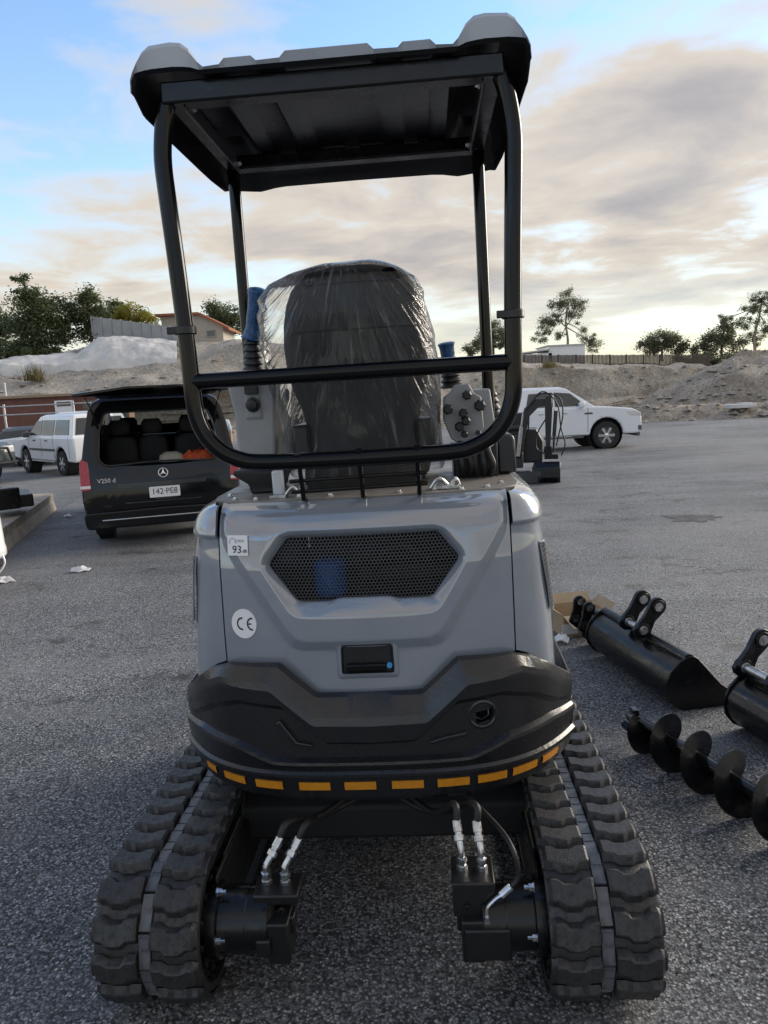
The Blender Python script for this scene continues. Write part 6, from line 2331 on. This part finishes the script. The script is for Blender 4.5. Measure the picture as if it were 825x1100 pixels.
# face and hair
b = MB()
b.loft([ring_at(1.585, .045, .115, .085, 12, 2), ring_at(1.62, .018, .132, .10, 12, 2), ring_at(1.65, .010, .112, .09, 12, 2)], True, True, True)
b.build('nose', 'skin', pe, smooth=60)
for sgn in (-1, 1):
    MB().lathe([(.004, 0), (.010, .002), (.010, .006), (.003, .008)], (sgn * .032, .098, 1.655), (0, 1, 0), 10).build('eye', 'ink', pe)
    MB().box((sgn * .080, .01, 1.645), (.018, .03, .055)).build('ear', 'skin', pe, bevel=0.007)
MB().box((0, .103, 1.592), (.045, .008, .010)).build('mouth', mat('lips', (0.30, 0.11, 0.09), rough=0.5), pe, bevel=0.003)
b = MB()
b.loft([ring_at(1.56, .082, .0, -.085, 20, 2), ring_at(1.64, .092, .055, -.098, 20, 2), ring_at(1.71, .094, .092, -.098, 20, 2), ring_at(1.77, .082, .085, -.08, 20, 2), ring_at(1.80, .05, .055, -.045, 20, 2), ring_at(1.805, .01, .02, -.01, 20, 2)], True, True, True)
b.build('hair', 'hair', pe, smooth=60)
JS = [(0, 0, .90, .175, .125), (0, 0, 1.15, .165, .115), (0, 0, 1.36, .185, .125), (0, 0, 1.47, .09, .08), (-.20, 0, 1.42, .08), (-.24, -.02, 1.20, .072), (.20, 0, 1.42, .08), (.24, -.02, 1.20, .072)]
skin_body('shirt', JS, [(0, 1), (1, 2), (2, 3), (2, 4), (4, 5), (2, 6), (6, 7)], 'shirt', pe)
JT = [(0, 0, .97, .165, .115), (-.10, 0, .86, .105), (-.11, .02, .50, .08), (-.11, -.02, .10, .065), (.10, 0, .86, .105), (.11, .02, .50, .08), (.11, -.02, .10, .065)]
skin_body('trousers', JT, [(0, 1), (1, 2), (2, 3), (0, 4), (4, 5), (5, 6)], 'trousers', pe)
for sgn in (-1, 1):
    b = MB()
    b.loft([ring_at(0.0, .052, .17, -.07), ring_at(.04, .055, .17, -.075), ring_at(.09, .045, .08, -.07), ring_at(.11, .04, .03, -.06)], True, True, True)
    so_ = b.build('shoe', 'ink', pe, smooth=60)
    so_.location = (sgn * .115, 0, 0)

# ------------------------------------------------------------------ attachments on the ground at right
def bucket(name, label, loc, rz, width, s=1.0, ears=(0.42, 0.56), group='excavator buckets on the asphalt', lean=0.0, ear_dir=1, ear_tilt=0.0):
    t = thing(name, label, 'bucket', loc, rz, group)
    t.rotation_euler = (0, lean, rz)
    t.scale = (s, s, s)
    back = [(.275, .012), (.10, .004), (-.02, .006), (-.075, .035), (-.115, .085), (-.125, .145), (-.10, .205), (-.05, .248), (.00, .262)]
    back = [(q.x, q.z) for q in smooth_path([(x, 0, z) for x, z in back], 3)]
    th = .010
    inner = []
    for i, q in enumerate(back):
        a, c = back[max(i - 1, 0)], back[min(i + 1, len(back) - 1)]
        d = Vector((c[0] - a[0], c[1] - a[1])).normalized()
        inner.append((q[0] + d.y * th * 1.0, q[1] - d.x * th * 1.0))
    ring = back + list(reversed(inner))
    b = MB()
    b.prism(ring, lambda q, y: (q[0], y, q[1]), 0.006, width - 0.006)
    b.build('shell', 'steel_black', t, smooth=35)
    plate = [(.285, .0), (.10, -.003), (-.03, .0), (-.085, .03), (-.125, .08), (-.136, .145), (-.112, .212), (-.06, .262), (-.02, .282), (.015, .284), (.04, .268), (.17, .12), (.29, .035)]
    for y in (0.0, width):
        b = MB()
        b.prism(plate, lambda q, tt: (q[0], y + tt, q[1]), -.006, .006)
        b.build('end_plate', 'steel_black', t, bevel=0.003)
    b = MB()
    b.cyl((-.005, .004, .262), (-.005, width - .004, .262), .030, 20)
    b.build('torque_tube', 'steel_black', t, smooth=40)
    b = MB()
    b.prism([(.20, -.002), (.315, .006), (.315, .016), (.20, .016)], lambda q, y: (q[0], y, q[1]), 0.0, width)
    b.build('cutting_edge', mat(name + '_edge', (0.10, 0.10, 0.105), rough=0.35, metal=0.5), t, bevel=0.002)
    # ears: two-holed hanger plates
    for y in ears:
        y = y * width
        e1, e2_ = Vector((-.055, .315)), Vector((.035, .435))
        if ear_dir < 0:
            e1, e2_ = Vector((-.190, .225)), Vector((-.150, .365))
        ca = []
        r1, r2 = .052, .050
        d = (e2_ - e1).normalized()
        nrm = Vector((-d.y, d.x))
        a0 = math.atan2(nrm.y, nrm.x)
        if ear_dir < 0:
            ca = [(-.10, .10), (-.06, .22)]
            lowr = [(-.11, .06)]
        else:
            lowr = [(-.135, .13)]
        poly = []
        for k in range(9):
            a = a0 - pi + pi * (k / 8) - 0
            poly.append((e2_.x + r2 * cos(a + pi), e2_.y + r2 * sin(a + pi)))
        outl = []
        for k in range(11):
            a = a0 - pi * k / 10
            outl.append((e2_.x + r2 * cos(a), e2_.y + r2 * sin(a)))
        waist = e1.lerp(e2_, .5)
        outl.append((waist.x - nrm.x * .036, waist.y - nrm.y * .036))
        outl.append((e1.x - nrm.x * .055, e1.y - nrm.y * .055))
        if ear_dir < 0:
            outl += [(-.03, .25), (-.10, .10), (-.20, .165)]
        else:
            outl += [(.03, .245), (-.05, .20), (-.12, .16)]
        for k in range(5):
            a = a0 + pi * .95 - pi * .75 * k / 4
            outl.append((e1.x + r1 * cos(a), e1.y + r1 * sin(a)))
        outl.append((waist.x + nrm.x * .036, waist.y + nrm.y * .036))
        b = MB()
        b.prism(outl, lambda q, tt: (q[0], y + tt, q[1]), -.012, .012)
        eo_ = b.build('ear', 'steel_black', t, bevel=0.003)
        for ec2 in (e1, e2_):
            b = MB()
            b.lathe([(.026, -.020), (.038, -.019), (.038, .019), (.026, .020)], (ec2.x, y, ec2.y), (0, 1, 0), 20)
            b.build('boss', 'steel_black', eo_, bevel=0.002)
            b = MB()
            b.lathe([(.0215, -.0215), (.025, -.0215), (.025, .0215), (.0215, .0215)], (ec2.x, y, ec2.y), (0, 1, 0), 20)
            b.build('bushing', 'zinc', eo_)
    if len(ears) == 2 and ear_dir > 0:
        b = MB()
        y0, y1 = ears[0] * width, ears[1] * width
        b.cyl((-.055, y0 - .03, .315), (-.055, y1 + .03, .315), .020, 16)
        b.build('pin', 'steel', t)
    return t


bucket('wide_bucket', 'wide black bucket with round back lying on the asphalt beside the cardboard box', (1.49, 3.50, -0.012), rad(11), .86, 1.0, ears=(.42, .60))
bucket('narrow_bucket', 'narrow black bucket, only its hanger plates showing in front of the cardboard box', (1.36, 4.42, -0.034), rad(8), .20, .80, ears=(0.05, .95), ear_dir=-1)
bucket('digging_bucket', 'black bucket with upright hanger plates cut off by the right edge', (1.735, 2.98, -0.002), rad(12), .30, 1.0, ears=(.25, .93))

# auger
ag = thing('auger', 'black earth auger drill lying on the asphalt, spiral towards the right edge', 'auger', (1.13, 3.24, 0.0))
a0, a1 = Vector((-.045, .0, .098)), Vector((.475, -1.60, .125))
dA = (a1 - a0).normalized()
uA = Vector((0, 0, 1))
uA = (uA - dA * uA.dot(dA)).normalized()
wA = dA.cross(uA)
LA = (a1 - a0).length
b = MB()
b.tube([a0 + dA * .10, a1], .033, 20)
b.build('shaft', 'gloss_black', ag, smooth=60)
b = MB()
b.tube([a0 + dA * t for t in (0.0, .02, .05, .10)], [.004, .016, .022, .028], 10)
for k in range(3):
    a = 2 * pi * k / 3
    q = a0 + dA * .06 + (uA * cos(a) + wA * sin(a)) * .045
    b.box(q, (.03, .05, .03), mtx=Matrix.Rotation(a, 3, dA))
b.build('pilot_tip', 'steel_black', ag, bevel=0.003)
b = MB()
turns, p0, pitch_ = 7.4, .11, .182
rows = [[], [], [], []]
N_ = int(turns * 40)
for i in range(N_ + 1):
    ph = 2 * pi * i / 40
    s_ = p0 + pitch_ * i / 40
    if s_ > LA:
        break
    rr = .116 * min(1, .62 + i / 30)
    d = uA * cos(ph + .6) + wA * sin(ph + .6)
    c = a0 + dA * s_
    rows[0].append(c + d * .024 - dA * .003)
    rows[1].append(c + d * rr - dA * .003)
    rows[2].append(c + d * rr + dA * .003)
    rows[3].append(c + d * .024 + dA * .003)
b.loft(rows + [rows[0]], closed=False)
b.build('flight', 'steel_black', ag, smooth=40)

# cardboard box with its flaps open
cb = thing('cardboard_box', 'small open brown cardboard box behind the wide bucket', 'box', (1.30, 4.90, -0.046), rad(10))
bw, bd, bh, tk = .33, .28, .15, .005
for nm, c, d in (('side_wall', (-bw / 2, 0, bh / 2), (tk, bd, bh)), ('side_wall', (bw / 2, 0, bh / 2), (tk, bd, bh)), ('side_wall', (0, -bd / 2, bh / 2), (bw - tk, tk, bh)), ('side_wall', (0, bd / 2, bh / 2), (bw - tk, tk, bh))):
    MB().box(c, d).build(nm, 'card', cb, smooth=0)
MB().box((0, 0, .004), (bw - .01, bd - .01, .006)).build('bottom', 'card_in', cb, smooth=0)
for pts in ([(-bw / 2, bd / 2, bh), (bw / 2, bd / 2, bh), (bw / 2 - .01, bd / 2 + .05, bh + .06), (-bw / 2 + .01, bd / 2 + .05, bh + .06)],
            [(-bw / 2, -bd / 2, bh), (-bw / 2, bd / 2, bh), (-bw / 2 - .07, bd / 2 - .02, bh + .05), (-bw / 2 - .07, -bd / 2 + .02, bh + .05)],
            [(bw / 2, -bd / 2, bh), (bw / 2, bd / 2, bh), (bw / 2 + .05, bd / 2 - .02, bh + .05), (bw / 2 + .05, -bd / 2 + .02, bh + .05)],
            [(-bw / 2, -bd / 2, bh), (bw / 2, -bd / 2, bh), (bw / 2 - .02, -bd / 2 - .13, bh - .04), (-bw / 2 + .02, -bd / 2 - .12, bh - .05)]):
    P = [Vector(p) for p in pts]
    nrm = (P[1] - P[0]).cross(P[3] - P[0]).normalized() * .004
    MB().add(P + [p + nrm for p in P], [(0, 1, 2, 3), (7, 6, 5, 4), (0, 4, 5, 1), (1, 5, 6, 2), (2, 6, 7, 3), (3, 7, 4, 0)]).build('flap', 'card', cb, smooth=0)
MB().box((-.12, -bd / 2 - .004, .06), (.11, .004, .07)).build('paper_label', 'paper', cb, smooth=0)


# ------------------------------------------------------------------ concrete ledge, scrap, litter
lg = MB()
c1, c2, c3 = Vector((-4.755, 9.079, -0.146)), Vector((-6.052, 13.563, -0.254)), Vector((-7.278, 16.446, -0.323))
top = 0.30
n_ = 24
rows_l = []
for i in range(n_ + 1):
    q = c1.lerp(c2, i / n_) + (c1 - c2) * (0.0)
    w = .05 * mnoise.noise(Vector((i * .8, 0, 0)))
    rows_l.append([Vector((q.x - w * .3, q.y, q.z - .02)), Vector((q.x - .03 - w * .4, q.y, q.z + top * .45)), Vector((q.x - .05 + w * .2, q.y, q.z + top * .55)), Vector((q.x - .03, q.y, q.z + top * .97)), Vector((q.x - .06, q.y, q.z + top)),
                   Vector((q.x - 1.2, q.y + .1, q.z + top + .005)), Vector((q.x - 7, q.y + .2, q.z + top))])
ext = [v - (c2 - c1).normalized() * 4.0 for v in rows_l[0]]
for v in ext:
    v.z += .09
lg.loft([ext] + rows_l, closed=False)
lg.add([tuple(v) for v in rows_l[-1]] + [(rows_l[-1][-1].x, rows_l[-1][-1].y, -.4)], [tuple(range(8))])
lo_ = lg.build('concrete_ledge', 'concrete', smooth=35)
tag(lo_, 'low raised concrete slab edge at the left', 'ledge')

sp_ = thing('scrap_bucket', 'black excavator attachment lying on the concrete ledge at the left edge', 'bucket', (-5.517, 10.600, 0.227), rad(-60))
for (c, d, r) in (((0, 0, .14), (.9, .10, .26), 0), ((.38, .05, .16), (.16, .34, .30), .2), ((-.05, .22, .10), (.8, .36, .18), 0)):
    b = MB()
    b.box(c, d, rz=r)
    b.build('plate', 'steel_black', sp_, bevel=0.02)
b = MB()
b.cyl((-.45, -.1, .30), (.45, -.1, .30), .045, 16)
b.build('torque_tube', 'steel_black', sp_)
b = MB()
b.cyl((-.1, -.22, .08), (.34, -.26, .08), .06, 16)
b.build('pipe', 'steel_black', sp_)

wd = thing('white_drum', 'white plastic drum cut off by the left edge beside the concrete ledge', 'drum', (-4.215, 7.600, -0.002), 0)
b = MB()
b.lathe([(.20, 0), (.225, .03), (.225, .10), (.215, .14), (.205, .40), (.19, .52), (.15, .56), (.06, .57)], (0, 0, .10), (0, 0, 1), 28)
b.build('shell', 'white_paint', wd, smooth=50)
b = MB()
b.tube(smooth_path([(.215, -.03, .14), (.235, -.05, .04), (.16, -.10, -.06), (.02, -.12, -.10)], 6), .010, 8)
b.build('hose', 'white_paint', wd)
b = MB()
b.lathe([(.16, 0), (.2, .03), (.2, .10)], (0, 0, .0), (0, 0, 1), 20)
b.build('base', 'black_plastic', wd)


def scrap(loc, sx, sy, label, seed):
    rnd = random.Random(seed)
    b = MB()
    n = 11
    ring = [(sx * cos(2 * pi * k / n) * rnd.uniform(.6, 1.1), sy * sin(2 * pi * k / n) * rnd.uniform(.6, 1.1), .012 + rnd.uniform(0, .035)) for k in range(n)]
    mid = [(x * .5, y * .5, .02 + rnd.uniform(0, .05)) for x, y, z in ring]
    b.loft([[(x, y, z - .008) for x, y, z in ring], ring, mid], True, True, True)
    o = b.build('litter_scrap', 'paper', smooth=30)
    o.location = loc
    return tag(o, label, 'litter', 'white scraps of litter on the asphalt')


scrap((-3.236, 7.692, -0.113), .13, .07, 'white scrap of litter on the asphalt in front of the black van', 1)
scrap((-3.879, 7.312, -0.104), .11, .07, 'white scrap of litter at the left edge of the asphalt', 2)
scrap((-5.305, 12.269, -0.223), .08, .05, 'tiny white scrap of litter between the ledge and the van wheel', 3)
scrap((1.13, 4.62, -.038), .05, .06, 'white paper corner beside the cardboard box', 4)

# patched service cover in the yard
b = MB()
gx, gy, gzv = (3.917, 9.233, -0.150)
ring_ = []
for k in range(40):
    a = 2 * pi * k / 40
    r_ = .34 * (1 + .9 * mnoise.noise(Vector((cos(a) * 1.7, sin(a) * 1.7, 5.0))) + .35 * mnoise.noise(Vector((cos(a) * 6, sin(a) * 6, 1.0))))
    ring_.append((gx + r_ * cos(a), gy + r_ * sin(a) * .8, gzv + .004 - .024 * r_ * sin(a) * .8))
b.loft([ring_, [(gx + (x - gx) * .1, gy + (y - gy) * .1, gzv + .006) for x, y, z in ring_]], True, False, True)
o = b.build('asphalt_patch', mat('patch', (0.10, 0.103, 0.108), (0.03, 0.031, 0.033), rough=0.9, nscale=5, bump=0.6, bscale=30), smooth=30)
tag(o, kind='structure')

# loose chips lying on the chip-seal surface
rnd = random.Random(99)
b = MB()
for k in range(7000):
    y = 1.0 + 9.0 * rnd.random() ** 1.8
    x = rnd.uniform(-.85, .85) * (y + .6)
    r = rnd.uniform(.003, .0075)
    z = gz(y)
    a = rnd.uniform(0, 2 * pi)
    o_ = len(b.v)
    for q in range(4):
        b.v.append((x + r * cos(a + q * pi / 2) * rnd.uniform(.7, 1.2), y + r * sin(a + q * pi / 2) * rnd.uniform(.7, 1.2), z - .001))
    b.v.append((x + r * .4 * cos(a), y + r * .4 * sin(a), z + r * rnd.uniform(.6, 1.0)))
    b.v.append((x - r * .4 * cos(a), y - r * .4 * sin(a), z + r * rnd.uniform(.6, 1.0)))
    b.f += [(o_, o_ + 1, o_ + 4), (o_ + 1, o_ + 2, o_ + 5, o_ + 4), (o_ + 2, o_ + 3, o_ + 5), (o_ + 3, o_, o_ + 4, o_ + 5)]
o = b.build('loose_chips', mat('chip_stone', (0.15, 0.152, 0.156), (0.06, 0.062, 0.066), rough=0.8, nscale=40), smooth=0)
tag(o, kind='stuff')
